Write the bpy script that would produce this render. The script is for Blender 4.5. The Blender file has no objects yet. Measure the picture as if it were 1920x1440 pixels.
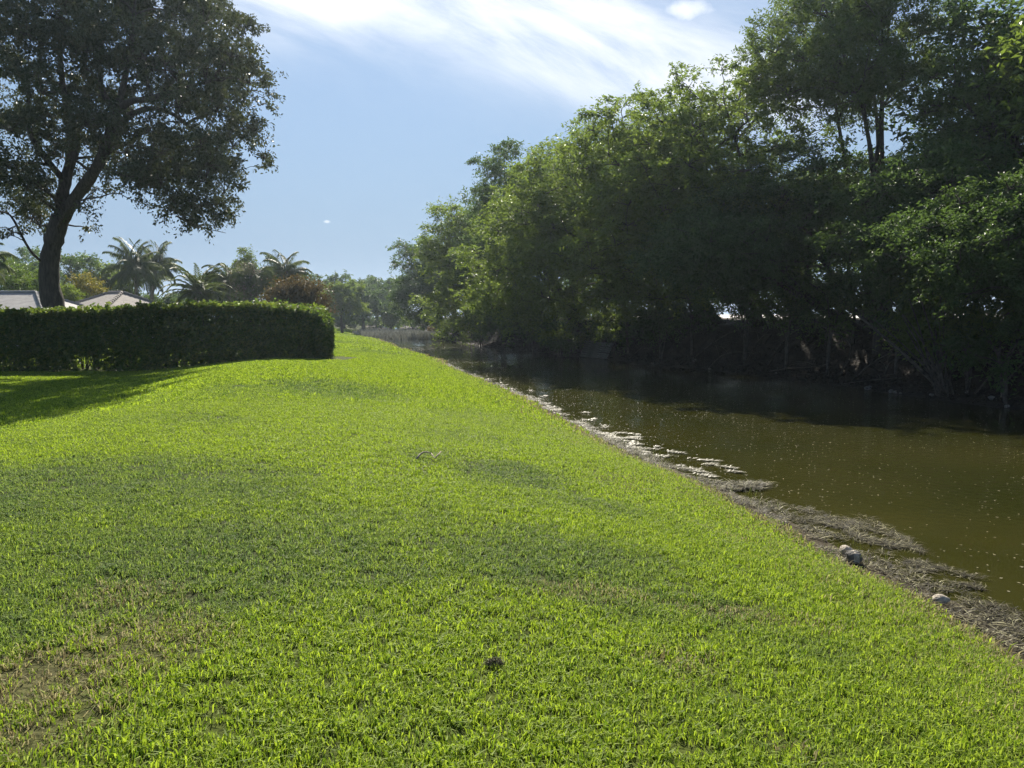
import bpy, math, random
import numpy as np
from mathutils import Vector, Matrix

# ------------------------------------------------------------------ camera, sky, sun, exposure
sc = bpy.context.scene
COL = sc.collection
F = 1397.0                                   # focal length in photo pixels (1920 wide)
PITCH = math.radians(5.1)
EYE = 2.45                                   # eye height above the canal water (z = 0)
cam_d = bpy.data.cameras.new('camera'); cam = bpy.data.objects.new('camera', cam_d); COL.objects.link(cam)
cam.location = (0, 0, EYE); cam.rotation_euler = (math.radians(90) - PITCH, 0, 0)
cam_d.sensor_width = 36; cam_d.lens = F * 36 / 1920; cam_d.clip_start = 0.05; cam_d.clip_end = 5000
sc.camera = cam

SUN_EL, SUN_AZ = math.radians(40), math.radians(-7)      # azimuth clockwise from +Y
wd = bpy.data.worlds.new('World'); sc.world = wd; wd.use_nodes = True
SKY_STRENGTH = 0.054
SUN_STRENGTH = 5.0
sun_d = bpy.data.lights.new('sun', 'SUN'); sun = bpy.data.objects.new('sun', sun_d); COL.objects.link(sun)
sun_d.energy = SUN_STRENGTH; sun_d.angle = math.radians(0.53); sun_d.color = (1.0, 0.93, 0.80)
sdir = Vector((math.sin(SUN_AZ) * math.cos(SUN_EL), math.cos(SUN_AZ) * math.cos(SUN_EL), math.sin(SUN_EL)))
sun.rotation_euler = sdir.to_track_quat('Z', 'Y').to_euler(); sun.location = (0, 0, 60)
sc.view_settings.view_transform = 'Standard'; sc.view_settings.look = 'None'
sc.view_settings.exposure = 1.15; sc.view_settings.gamma = 1; sc.view_settings.use_curve_mapping = False
sc.cycles.max_bounces = 8; sc.cycles.diffuse_bounces = 4; sc.cycles.glossy_bounces = 3
sc.cycles.transmission_bounces = 4; sc.cycles.transparent_max_bounces = 8; sc.cycles.volume_bounces = 0
sc.cycles.use_adaptive_sampling = True; sc.cycles.adaptive_threshold = 0.02
sc.cycles.use_denoising = True; sc.cycles.denoising_prefilter = 'NONE'
sc.cycles.sample_clamp_indirect = 6.0


def N(nt, typ, **kw):
    n = nt.nodes.new(typ)
    for k, v in kw.items():
        if k.startswith('i_'):
            key = k[2:]
            n.inputs[int(key) if key.isdigit() else key.replace('_', ' ')].default_value = v
        else: setattr(n, k, v)
    return n


def math_n(nt, op, a, b=None, c=None, clamp=False):
    n = nt.nodes.new('ShaderNodeMath'); n.operation = op; n.use_clamp = clamp
    for i, v in enumerate((a, b, c)):
        if v is None: continue
        if isinstance(v, (int, float)): n.inputs[i].default_value = v
        else: nt.links.new(v, n.inputs[i])
    return n.outputs[0]


def build_world():
    nt = wd.node_tree; nt.nodes.clear(); L = nt.links.new
    out = N(nt, 'ShaderNodeOutputWorld'); bg = N(nt, 'ShaderNodeBackground'); bg.inputs[1].default_value = SKY_STRENGTH
    sky = N(nt, 'ShaderNodeTexSky', sky_type='NISHITA', sun_disc=False, sun_elevation=SUN_EL, sun_rotation=SUN_AZ,
            altitude=0, air_density=1.0, dust_density=0.1, ozone_density=1.8)
    tc = N(nt, 'ShaderNodeTexCoord'); sep = N(nt, 'ShaderNodeSeparateXYZ'); L(tc.outputs['Generated'], sep.inputs[0])
    az = math_n(nt, 'ARCTAN2', sep.outputs[0], sep.outputs[1])
    el = math_n(nt, 'ARCSINE', sep.outputs[2])
    # a band of thin cirrus that drifts down from upper left to right
    q = math_n(nt, 'SUBTRACT', el, math_n(nt, 'MULTIPLY_ADD', az, -0.16, 0.325))
    comb = N(nt, 'ShaderNodeCombineXYZ')
    L(math_n(nt, 'MULTIPLY_ADD', q, 1.5, az), comb.inputs[0]); L(math_n(nt, 'MULTIPLY', q, 2.3), comb.inputs[1])
    no = N(nt, 'ShaderNodeTexNoise', i_Scale=4.6, i_Detail=10.0, i_Roughness=0.58); no.noise_dimensions = '3D'
    L(comb.outputs[0], no.inputs['Vector'])
    no.inputs['Distortion'].default_value = 0.35

    def gauss(x, c, w):
        d = math_n(nt, 'DIVIDE', math_n(nt, 'SUBTRACT', x, c), w)
        return math_n(nt, 'EXPONENT', math_n(nt, 'MULTIPLY', math_n(nt, 'MULTIPLY', d, d), -1.0))
    band = math_n(nt, 'MULTIPLY', gauss(q, 0.06, 0.085), gauss(az, 0.0, 0.42))
    blob1 = math_n(nt, 'MULTIPLY', gauss(az, -0.30, 0.12), gauss(el, 0.41, 0.065))
    blob2 = math_n(nt, 'MULTIPLY', gauss(az, 0.05, 0.15), gauss(q, 0.03, 0.045))
    blob3 = math_n(nt, 'MULTIPLY', gauss(az, 0.23, 0.13), gauss(q, -0.005, 0.045))
    g = math_n(nt, 'ADD', math_n(nt, 'MULTIPLY', band, 0.6), math_n(nt, 'ADD', math_n(nt, 'MULTIPLY', blob1, 1.5), math_n(nt, 'ADD', math_n(nt, 'MULTIPLY', blob2, 0.75), math_n(nt, 'MULTIPLY', blob3, 0.75))))
    nn = math_n(nt, 'MULTIPLY_ADD', no.outputs[0], 3.3, -0.88, clamp=False)
    nn = math_n(nt, 'MINIMUM', math_n(nt, 'MAXIMUM', nn, 0.10), 1.35)
    m = math_n(nt, 'MULTIPLY', g, nn, clamp=True)
    # small detached puff, high right, and another far speck
    puff_n = N(nt, 'ShaderNodeTexNoise', i_Scale=46.0, i_Detail=6.0); L(tc.outputs['Generated'], puff_n.inputs['Vector'])
    def puff(a, e, wa, we):
        p = math_n(nt, 'MULTIPLY', gauss(az, a, wa), gauss(el, e, we))
        p = math_n(nt, 'MULTIPLY_ADD', puff_n.outputs[0], 1.1, math_n(nt, 'SUBTRACT', p, 0.85))
        return math_n(nt, 'MULTIPLY', p, 1.5, clamp=True)
    m = math_n(nt, 'MAXIMUM', m, puff(0.222, 0.368, 0.038, 0.013)); m = math_n(nt, 'MAXIMUM', m, math_n(nt, 'MULTIPLY', puff(-0.240, 0.122, 0.0042, 0.0020), 0.6))
    # the rest of the sky: scattered thin cloud of the same kind, away from the view
    no2 = N(nt, 'ShaderNodeTexNoise', i_Scale=2.4, i_Detail=7.0, i_Roughness=0.55); L(tc.outputs['Generated'], no2.inputs['Vector'])
    rest = math_n(nt, 'MULTIPLY_ADD', no2.outputs[0], 4.0, -2.1, clamp=True)
    up = math_n(nt, 'MULTIPLY_ADD', sep.outputs[2], 5.0, -2.2, clamp=True)
    m = math_n(nt, 'MAXIMUM', m, math_n(nt, 'MULTIPLY', math_n(nt, 'MULTIPLY', rest, up), 0.6))
    mix = N(nt, 'ShaderNodeMix', data_type='RGBA'); L(m, mix.inputs[0])
    hs = N(nt, 'ShaderNodeHueSaturation', i_Saturation=1.0, i_Value=1.0); L(sky.outputs[0], hs.inputs['Color'])
    # distant grey-blue rain haze low on the sky, all round
    low = N(nt, 'ShaderNodeMix', data_type='RGBA'); L(math_n(nt, 'SMOOTH_MIN', math_n(nt, 'MULTIPLY_ADD', el, -2.1, 1.12), 0.95, 0.12), low.inputs[0])
    low.clamp_factor = True; L(hs.outputs[0], low.inputs[6]); low.inputs[7].default_value = (2.35, 3.45, 5.0, 1)
    L(low.outputs[2], mix.inputs[6]); mix.inputs[7].default_value = (8.8, 9.1, 9.6, 1)
    L(mix.outputs[2], bg.inputs[0]); L(bg.outputs[0], out.inputs[0])
build_world()

# ------------------------------------------------------------------ geometry of the place
AX = math.radians(-11.7)                      # the canal runs this way
U = np.array([math.sin(AX), math.cos(AX)]); V = np.array([math.cos(AX), -math.sin(AX)])
def st(x, y): return x * U[0] + y * U[1], x * V[0] + y * V[1]
def xy(s, t): return s * U[0] + t * V[0], s * U[1] + t * V[1]
def ray(px, py):
    cx, cz = (px - 960) / F, (720 - py) / F
    c, s = math.cos(PITCH), math.sin(PITCH)
    return np.array([cx, c + cz * s, -s + cz * c])
def at_z(px, py, z):
    r = ray(px, py); k = (z - EYE) / r[2]; return r * k + np.array([0, 0, EYE])
def at_y(px, py, Y):
    r = ray(px, py); return r * (Y / r[1]) + np.array([0, 0, EYE])
def at_t(px, py, t):
    r = ray(px, py); k = t / (r[0] * V[0] + r[1] * V[1]); return r * k + np.array([0, 0, EYE])

near_px = [(1920, 1228), (1800, 1160), (1700, 1095), (1600, 1052), (1500, 1003), (1430, 962), (1300, 893), (1180, 848), (1090, 805), (1020, 768), (960, 735), (890, 706), (835, 684), (800, 668), (745, 652), (700, 634), (665, 626)]
pts = [st(*at_z(px, py, 0.22)[:2]) for px, py in near_px]
NE_S = np.array([-30.0] + [p[0] for p in pts] + [130, 700]); NE_T = np.array([pts[0][1] + 0.3] + [p[1] for p in pts] + [2.0, 2.0]) + 0.55
far_px = [(1920, 770), (1800, 756), (1700, 742), (1550, 722), (1400, 702), (1250, 686), (1100, 670), (980, 658), (900, 648), (860, 643), (825, 637)]
pts = [st(*at_z(px, py, 0.0)[:2]) for px, py in far_px]
FE_S = np.array([-30.0] + [p[0] for p in pts] + [125, 700]); FE_T = np.array([pts[0][1] + 1.0] + [p[1] for p in pts] + [pts[-1][1] + 2, pts[-1][1] + 2])
print('near', np.round(NE_S, 1), np.round(NE_T, 2)); print('far', np.round(FE_S, 1), np.round(FE_T, 2))
def te(s): return np.interp(s, NE_S, NE_T)
def tf(s): return np.interp(s, FE_S, FE_T)
def sm(a, b, x):
    k = np.clip((x - a) / (b - a), 0, 1); return k * k * (3 - 2 * k)

_rs = np.random.RandomState(5)
_W = [(_rs.uniform(-1, 1, 2), _rs.uniform(0, 6.28)) for _ in range(24)]
def wav(x, y, scale, k0=0, n=6):
    v = 0
    for (d, ph) in _W[k0:k0 + n]: v = v + np.sin((d[0] * x + d[1] * y) * 6.28 / scale + ph)
    return v / n

def H(s, t):
    s = np.asarray(s, float); t = np.asarray(t, float)
    a, b = te(s), tf(s); x, y = xy(s, t)
    dn = a - t
    near = np.interp(dn, [-3, -1, 0, 0.45, 0.7, 1.1, 2.0, 3.5, 5, 7, 12], [-0.9, -0.3, 0, 0.07, 0.16, 0.30, 0.50, 0.70, 0.83, 0.90, 0.93])
    near = near - 0.50 * sm(-2.6, -8.5, t) * (dn > 0)
    near = near + 0.20 * np.exp(-((s - 20) / 7) ** 2 - ((t + 2.6) / 2.2) ** 2) + 0.03 * wav(x, y, 9) * (dn > 1.5) - 0.004 * np.clip(s - 40, 0, 70) * (t < a - 1)
    df = t - b
    rough = 0.12 * wav(x, y, 2.3, 8) + 0.06 * wav(x, y, 0.9, 14)
    far = np.interp(df, [-3, -1, 0, 0.8, 1.6, 2.4, 3.2, 5, 12, 17, 30, 60], [-0.9, -0.3, 0, 0.14, 0.35, 1.15, 2.0, 2.28, 2.3, 2.32, 2.72, 2.9])
    far = far + rough * sm(0.2, 1.5, df) * (1 - 0.8 * sm(10, 14, df))
    mid = (a + b) / 2
    z = np.where(t < mid, near, far)
    end = sm(118, 140, s)                                   # the canal closes behind the reed bed
    return z * (1 - end) + end * np.maximum(z, 0.35)
def gz(x, y):
    s, t = st(x, y); return float(H(s, t))

# ------------------------------------------------------------------ helpers
def tag(o, label=None, cat=None, group=None, kind=None):
    if label: o['label'] = label
    if cat: o['category'] = cat
    if group: o['group'] = group
    if kind: o['kind'] = kind
    return o
def empty(name, loc, label, cat, group=None, rz=0):
    o = bpy.data.objects.new(name, None); COL.objects.link(o); o.location = tuple(loc); o.rotation_euler = (0, 0, rz)
    o.empty_display_size = 0.2
    return tag(o, label, cat, group)
def mesh_obj(name, verts, faces, mat, parent=None, smooth=False, attrs=None):
    """verts (n,3) array; faces: (m,k) int array or list of such arrays"""
    verts = np.asarray(verts, dtype=np.float32); me = bpy.data.meshes.new(name)
    fl = faces if isinstance(faces, list) else [faces]
    fl = [np.asarray(f, dtype=np.int32) for f in fl if len(f)]
    me.vertices.add(len(verts)); me.vertices.foreach_set('co', verts.ravel())
    if fl:
        loops = np.concatenate([f.ravel() for f in fl]); tot = np.concatenate([np.full(len(f), f.shape[1], np.int32) for f in fl])
        start = np.concatenate([[0], np.cumsum(tot)[:-1]]).astype(np.int32)
        me.loops.add(len(loops)); me.loops.foreach_set('vertex_index', loops)
        me.polygons.add(len(tot)); me.polygons.foreach_set('loop_start', start)
        try: me.polygons.foreach_set('loop_total', tot)
        except Exception: pass
        me.polygons.foreach_set('use_smooth', np.full(len(tot), smooth))
    for k, v in (attrs or {}).items():
        a = me.attributes.new(k, 'FLOAT', 'POINT'); a.data.foreach_set('value', np.asarray(v, np.float32))
    me.update(calc_edges=True); me.validate()
    if mat: me.materials.append(mat)
    o = bpy.data.objects.new(name, me)
    COL.objects.link(o)
    if parent is not None:
        o.parent = parent; 
    return o

class MB:
    """collects tubes, boxes and polygons into one mesh"""
    def __init__(s): s.v = []; s.q = []; s.t = []; s.n = 0
    def add(s, v, q=None, t=None):
        v = np.asarray(v, float)
        s.v.append(v)
        if q is not None and len(q): s.q.append(np.asarray(q) + s.n)
        if t is not None and len(t): s.t.append(np.asarray(t) + s.n)
        s.n += len(v)
    def tube(s, P, R, k=6, cap=True):
        P = np.asarray(P, float); n = len(P); R = np.broadcast_to(np.asarray(R, float), (n,))
        T = np.gradient(P, axis=0); T /= np.linalg.norm(T, axis=1, keepdims=True) + 1e-9
        ref = np.array([0, 0, 1.0]) if abs(T[0][2]) < 0.9 else np.array([1.0, 0, 0])
        A = np.cross(T, ref); A /= np.linalg.norm(A, axis=1, keepdims=True) + 1e-9; B = np.cross(T, A)
        ang = np.arange(k) * 2 * math.pi / k
        v = P[:, None, :] + R[:, None, None] * (np.cos(ang)[None, :, None] * A[:, None, :] + np.sin(ang)[None, :, None] * B[:, None, :])
        i = np.arange(n - 1)[:, None] * k; j = np.arange(k)[None, :]; j2 = (j + 1) % k
        q = np.stack([i + j, i + j2, i + k + j2, i + k + j], -1).reshape(-1, 4)
        vv = v.reshape(-1, 3); t = None
        if cap:
            vv = np.vstack([vv, P[:1], P[-1:]]); c0, c1 = n * k, n * k + 1
            jj = np.arange(k); t = np.vstack([np.stack([(jj + 1) % k, jj, np.full(k, c0)], -1), np.stack([jj + (n - 1) * k, (jj + 1) % k + (n - 1) * k, np.full(k, c1)], -1)])
        s.add(vv, q, t)
    def box(s, c, d, rz=0.0, M=None):
        x, y, z = np.array(d) / 2
        v = np.array([[sx * x, sy * y, sz * z] for sx in (-1, 1) for sy in (-1, 1) for sz in (-1, 1)])
        if M is not None: v = v @ np.asarray(M).T
        cr, sr = math.cos(rz), math.sin(rz); v = v @ np.array([[cr, sr, 0], [-sr, cr, 0], [0, 0, 1]]) + np.array(c)
        s.add(v, [[0, 1, 3, 2], [4, 6, 7, 5], [0, 4, 5, 1], [2, 3, 7, 6], [0, 2, 6, 4], [1, 5, 7, 3]])
    def build(s, name, mat, parent=None, smooth=False):
        fl = []
        if s.q: fl.append(np.vstack(s.q))
        if s.t: fl.append(np.vstack(s.t))
        return mesh_obj(name, np.vstack(s.v), fl, mat, parent, smooth)

# ------------------------------------------------------------------ materials
def new_mat(name):
    m = bpy.data.materials.new(name); m.use_nodes = True; nt = m.node_tree; nt.nodes.clear()
    out = N(nt, 'ShaderNodeOutputMaterial'); return m, nt, out
def ramp(nt, fac, cols):
    r = N(nt, 'ShaderNodeValToRGB'); e = r.color_ramp.elements
    for i, (p, c) in enumerate(cols):
        if i > 1: e.new(p)
    for i, (p, c) in enumerate(cols): e[i].position = p; e[i].color = (*c, 1)
    nt.links.new(fac, r.inputs[0]); return r.outputs[0]
def leaf_mat(name, dark, light, trans=0.35, tcol=(0.20, 0.28, 0.03), rough=0.45, spec=0.35, third=None):
    m, nt, out = new_mat(name); L = nt.links.new
    at = N(nt, 'ShaderNodeAttribute', attribute_name='tint')
    cols = [(0.0, dark), (0.85, light)]
    if third: cols = [(0.0, dark), (0.6, light), (0.95, third)]
    c = ramp(nt, at.outputs['Fac'], cols)
    geo = N(nt, 'ShaderNodeNewGeometry')
    no = N(nt, 'ShaderNodeTexNoise', i_Scale=0.55, i_Detail=3.0); L(geo.outputs['Position'], no.inputs['Vector'])
    hs = N(nt, 'ShaderNodeHueSaturation'); L(c, hs.inputs['Color'])
    L(math_n(nt, 'MULTIPLY_ADD', no.outputs[0], 1.1, 0.45), hs.inputs['Value'])
    p = N(nt, 'ShaderNodeBsdfPrincipled'); L(hs.outputs[0], p.inputs['Base Color']); p.inputs['Roughness'].default_value = max(rough, 0.5)
    p.inputs['Specular IOR Level'].default_value = spec * 0.6
    tr = N(nt, 'ShaderNodeBsdfTranslucent')
    mx = N(nt, 'ShaderNodeMix', data_type='RGBA', blend_type='MULTIPLY'); mx.inputs[0].default_value = 1.0
    g = N(nt, 'ShaderNodeHueSaturation'); L(c, g.inputs['Color']); g.inputs['Value'].default_value = 1.0
    tc = N(nt, 'ShaderNodeMix', data_type='RGBA'); tc.inputs[0].default_value = 0.6
    L(hs.outputs[0], tc.inputs[6]); tc.inputs[7].default_value = (*tcol, 1)
    L(tc.outputs[2], tr.inputs[0])
    ms = N(nt, 'ShaderNodeMixShader'); ms.inputs[0].default_value = trans
    L(p.outputs[0], ms.inputs[1]); L(tr.outputs[0], ms.inputs[2]); L(ms.outputs[0], out.inputs[0])
    return m
def rough_mat(name, c1, c2, scale=3.0, rough=0.85, bump=0.3, c3=None, spec=0.3, stretch=None, bscale=None):
    m, nt, out = new_mat(name); L = nt.links.new
    geo = N(nt, 'ShaderNodeTexCoord')
    vec = geo.outputs['Object']
    if stretch:
        mp = N(nt, 'ShaderNodeMapping'); L(vec, mp.inputs[0]); mp.inputs['Scale'].default_value = stretch; vec = mp.outputs[0]
    no = N(nt, 'ShaderNodeTexNoise', i_Scale=scale, i_Detail=7.0, i_Roughness=0.62); L(vec, no.inputs['Vector'])
    cols = [(0.32, c1), (0.68, c2)] if not c3 else [(0.3, c1), (0.52, c2), (0.72, c3)]
    c = ramp(nt, no.outputs[0], cols)
    p = N(nt, 'ShaderNodeBsdfPrincipled'); L(c, p.inputs['Base Color']); p.inputs['Roughness'].default_value = rough; p.inputs['Specular IOR Level'].default_value = spec
    if bump:
        n2 = N(nt, 'ShaderNodeTexNoise', i_Scale=bscale or scale * 4, i_Detail=6.0); L(vec, n2.inputs['Vector'])
        b = N(nt, 'ShaderNodeBump', i_Strength=bump, i_Distance=0.05); L(n2.outputs[0], b.inputs['Height']); L(b.outputs[0], p.inputs['Normal'])
    L(p.outputs[0], out.inputs[0]); return m

M_BARK = rough_mat('bark', (0.035, 0.030, 0.026), (0.11, 0.095, 0.08), 5.0, 0.9, 0.8, stretch=(3, 3, 0.6))
M_BARK_PALE = rough_mat('pale_bark', (0.09, 0.08, 0.065), (0.24, 0.21, 0.17), 4.0, 0.9, 0.6, stretch=(3, 3, 0.8))
M_OAK = leaf_mat('oak_leaves', (0.026, 0.042, 0.022), (0.070, 0.090, 0.045), 0.22, (0.12, 0.14, 0.03), 0.35, 0.6, third=(0.10, 0.085, 0.04))
M_FICUS = leaf_mat('canal_tree_leaves', (0.040, 0.078, 0.028), (0.13, 0.19, 0.045), 0.42, (0.26, 0.36, 0.04), 0.42, 0.4, third=(0.16, 0.17, 0.04))
M_TALL = leaf_mat('tall_tree_leaves', (0.040, 0.075, 0.032), (0.11, 0.16, 0.05), 0.36, (0.22, 0.31, 0.04), 0.4, 0.45)
M_DEEP = leaf_mat('dark_tree_leaves', (0.034, 0.070, 0.030), (0.085, 0.135, 0.045), 0.34, (0.16, 0.26, 0.04), 0.42, 0.4)
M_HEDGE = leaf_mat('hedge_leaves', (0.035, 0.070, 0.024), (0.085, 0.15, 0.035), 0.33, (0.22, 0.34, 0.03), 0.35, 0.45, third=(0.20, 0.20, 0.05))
M_PALM = leaf_mat('palm_leaflets', (0.030, 0.055, 0.018), (0.075, 0.11, 0.032), 0.30, (0.18, 0.23, 0.04), 0.45, 0.3, third=(0.16, 0.16, 0.05))
M_LIME = leaf_mat('lime_leaves', (0.06, 0.10, 0.018), (0.14, 0.19, 0.03), 0.38, (0.26, 0.36, 0.03))
M_YELLOW = leaf_mat('yellow_flowering_leaves', (0.07, 0.11, 0.02), (0.18, 0.18, 0.03), 0.38, (0.34, 0.29, 0.03), third=(0.45, 0.32, 0.04))
M_PINK = leaf_mat('pink_flowering_leaves', (0.05, 0.08, 0.03), (0.10, 0.12, 0.05), 0.3, (0.2, 0.2, 0.08), third=(0.50, 0.26, 0.36))
M_RUST = leaf_mat('rusty_leaves', (0.040, 0.050, 0.022), (0.10, 0.080, 0.035), 0.33, (0.17, 0.12, 0.04), third=(0.19, 0.115, 0.04))
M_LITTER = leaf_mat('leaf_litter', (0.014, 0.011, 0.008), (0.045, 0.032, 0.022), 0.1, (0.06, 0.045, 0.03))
M_DEADLEAF = leaf_mat('dead_frond', (0.08, 0.065, 0.045), (0.19, 0.15, 0.10), 0.15, (0.2, 0.15, 0.08))
M_ROOT = rough_mat('shaded_roots', (0.016, 0.013, 0.011), (0.06, 0.05, 0.042), 6.0, 0.95, 0.0)  # darker copy of the dry twig tones, the bank's shade put into the colour
M_SHORE = rough_mat('shore_stone', (0.12, 0.11, 0.10), (0.27, 0.25, 0.23), 9.0, 0.85, 0.6, bscale=30)
M_TWIG = rough_mat('dry_twigs', (0.04, 0.034, 0.03), (0.15, 0.13, 0.11), 6.0, 0.9, 0.0)
M_ROCK = rough_mat('grey_rock', (0.22, 0.19, 0.155), (0.48, 0.43, 0.36), 9.0, 0.85, 0.7, bscale=40)
M_ROCK_DARK = rough_mat('dark_stripe_rock', (0.07, 0.065, 0.06), (0.18, 0.17, 0.155), 14.0, 0.8, 0.7, bscale=50)
M_MOSS = rough_mat('weedy_stone', (0.06, 0.055, 0.045), (0.20, 0.18, 0.15), 5.0, 0.9, 0.6, bscale=30)
M_WOOD = rough_mat('weathered_wood', (0.16, 0.13, 0.10), (0.34, 0.29, 0.23), 6.0, 0.85, 0.4, stretch=(1, 1, 6))
M_PLANK = rough_mat('grey_boards', (0.10, 0.10, 0.095), (0.26, 0.25, 0.24), 3.0, 0.85, 0.4, stretch=(1, 5, 5))

# lawn colours: where the turf is coloured a duller blue-green, and where it is dry.
DULL = []
for px, py, rx, ry, w in [(150, 930, 420, 70, 0.85), (420, 1050, 420, 90, 0.85), (60, 1110, 260, 110, 0.8), (700, 985, 320, 45, 0.55), (1010, 1010, 260, 55, 0.9), (1250, 1075, 220, 40, 0.6), (960, 862, 110, 25, 0.95),
                          (800, 848, 90, 16, 0.5), (620, 735, 150, 16, 0.8), (470, 745, 90, 18, 0.5), (860, 800, 120, 12, 0.4), (1080, 905, 130, 18, 0.5), (700, 655, 60, 4, 0.6), (640, 640, 60, 3, 0.6), (330, 800, 140, 14, 0.35), (1500, 1130, 120, 40, 0.4)]:
    c = at_z(px, py, 0.85); e = at_z(px + rx, py, 0.85); f1 = at_z(px, py - ry, 0.85); f2 = at_z(px, py + ry, 0.85)
    DULL.append((c[0], c[1], abs(e[0] - c[0]), max(0.3, abs(f1[1] - f2[1]) / 2), w))
DRY = []
for px, py, rx, ry, w in [(60, 1290, 130, 60, 1.0), (40, 1400, 90, 40, 0.9), (280, 1210, 140, 50, 0.6), (60, 1350, 150, 90, 0.45), (1290, 1185, 90, 30, 0.5), (1110, 1070, 120, 20, 0.35), (1420, 1080, 200, 18, 0.4),
                          (230, 1130, 100, 30, 0.5), (1160, 850, 60, 20, 0.3), (1500, 1330, 50, 30, 0.3)]:
    c = at_z(px, py, 0.85); e = at_z(px + rx, py, 0.85); f1 = at_z(px, py - ry, 0.85); f2 = at_z(px, py + ry, 0.85)
    DRY.append((c[0], c[1], abs(e[0] - c[0]), max(0.08, abs(f1[1] - f2[1]) / 2), w))
def patches(x, y):
    n = wav(x, y, 2.2, 0, 12) * 0.35 + wav(x, y, 0.7, 12, 12) * 0.35
    d = np.zeros_like(x); r = np.zeros_like(x)
    for cx, cy, rx, ry, w in DULL:
        q = ((x - cx) / rx) ** 2 + ((y - cy) / ry) ** 2; d = np.maximum(d, 0.9 * w * sm(1.8, 0.0, q + n * 1.5))
    for cx, cy, rx, ry, w in DRY:
        q = ((x - cx) / rx) ** 2 + ((y - cy) / ry) ** 2; r = np.maximum(r, 0.62 * w * sm(1.8, 0.0, q + n * 2.2))
    bg = sm(0.12, 0.75, wav(x, y, 5.5, 3, 9) * 1.6 + n) * 0.35
    s, t = st(x, y); dn = te(s) - t
    r = np.maximum(r, 0.6 * sm(1.0, 0.45, dn + 0.25 * n)); r = np.maximum(r, 0.15 * sm(2.4, 1.0, dn + n))
    return np.clip(np.maximum(d, bg), 0, 1), np.clip(r, 0, 1)

def turf_mat(name, ground):
    m, nt, out = new_mat(name); L = nt.links.new
    ty = 'GEOMETRY' if ground else 'INSTANCER'
    a1 = N(nt, 'ShaderNodeAttribute', attribute_name='dull', attribute_type=ty); a2 = N(nt, 'ShaderNodeAttribute', attribute_name='dry', attribute_type=ty)
    if ground:
        geo = N(nt, 'ShaderNodeNewGeometry'); no = N(nt, 'ShaderNodeTexNoise', i_Scale=14.0, i_Detail=6.0); L(geo.outputs['Position'], no.inputs['Vector']); tint = no.outputs[0]
        bright = [(0.3, (0.030, 0.038, 0.010)), (0.7, (0.075, 0.095, 0.018))]; dullc = [(0.3, (0.024, 0.030, 0.014)), (0.7, (0.055, 0.068, 0.025))]
    else:
        at = N(nt, 'ShaderNodeAttribute', attribute_name='tint'); tint = at.outputs['Fac']
        bright = [(0.0, (0.090, 0.148, 0.020)), (0.85, (0.285, 0.365, 0.055))]; dullc = [(0.0, (0.050, 0.088, 0.030)), (0.9, (0.140, 0.185, 0.068))]
    c1 = ramp(nt, tint, bright); c2 = ramp(nt, tint, dullc); c3 = ramp(nt, tint, [(0.1, (0.10, 0.085, 0.045)), (0.8, (0.28, 0.25, 0.14))] if not ground else [(0.1, (0.045, 0.034, 0.022)), (0.8, (0.14, 0.11, 0.07))])
    m1 = N(nt, 'ShaderNodeMix', data_type='RGBA'); L(a1.outputs['Fac'], m1.inputs[0]); L(c1, m1.inputs[6]); L(c2, m1.inputs[7])
    m2 = N(nt, 'ShaderNodeMix', data_type='RGBA')
    # some blades dead even in good turf
    if ground: L(math_n(nt, 'MULTIPLY', a2.outputs['Fac'], 0.8, clamp=True), m2.inputs[0])
    else:
        a3 = N(nt, 'ShaderNodeAttribute', attribute_name='dead')
        L(math_n(nt, 'MULTIPLY', math_n(nt, 'SUBTRACT', math_n(nt, 'MULTIPLY_ADD', a2.outputs['Fac'], 1.0, 0.06), a3.outputs['Fac']), 8.0, clamp=True), m2.inputs[0])
    L(m1.outputs[2], m2.inputs[6]); L(c3, m2.inputs[7])
    p = N(nt, 'ShaderNodeBsdfPrincipled'); L(m2.outputs[2], p.inputs['Base Color']); p.inputs['Roughness'].default_value = 0.6 if not ground else 0.9
    p.inputs['Specular IOR Level'].default_value = 0.12 if not ground else 0.05
    if ground:
        n2 = N(nt, 'ShaderNodeTexNoise', i_Scale=30.0, i_Detail=6.0); L(geo.outputs['Position'], n2.inputs['Vector'])
        b = N(nt, 'ShaderNodeBump', i_Strength=0.7, i_Distance=0.04); L(n2.outputs[0], b.inputs['Height']); L(b.outputs[0], p.inputs['Normal'])
        # bare earth near the water, litter-brown
        a4 = N(nt, 'ShaderNodeAttribute', attribute_name='mud')
        n3 = N(nt, 'ShaderNodeTexNoise', i_Scale=22.0, i_Detail=8.0); L(geo.outputs['Position'], n3.inputs['Vector'])
        mudc = ramp(nt, n3.outputs[0], [(0.3, (0.022, 0.018, 0.013)), (0.7, (0.085, 0.070, 0.048))])
        m3 = N(nt, 'ShaderNodeMix', data_type='RGBA'); L(a4.outputs['Fac'], m3.inputs[0]); L(m2.outputs[2], m3.inputs[6]); L(mudc, m3.inputs[7]); L(m3.outputs[2], p.inputs['Base Color'])
        L(p.outputs[0], out.inputs[0])
    else:
        tr = N(nt, 'ShaderNodeBsdfTranslucent'); br = N(nt, 'ShaderNodeHueSaturation', i_Saturation=1.1, i_Value=1.6); L(m2.outputs[2], br.inputs['Color']); L(br.outputs[0], tr.inputs[0])
        ms = N(nt, 'ShaderNodeMixShader'); ms.inputs[0].default_value = 0.45; L(p.outputs[0], ms.inputs[1]); L(tr.outputs[0], ms.inputs[2]); L(ms.outputs[0], out.inputs[0])
    return m
M_TURF = turf_mat('turf_ground', True); M_BLADE = turf_mat('turf_blades', False)

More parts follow.
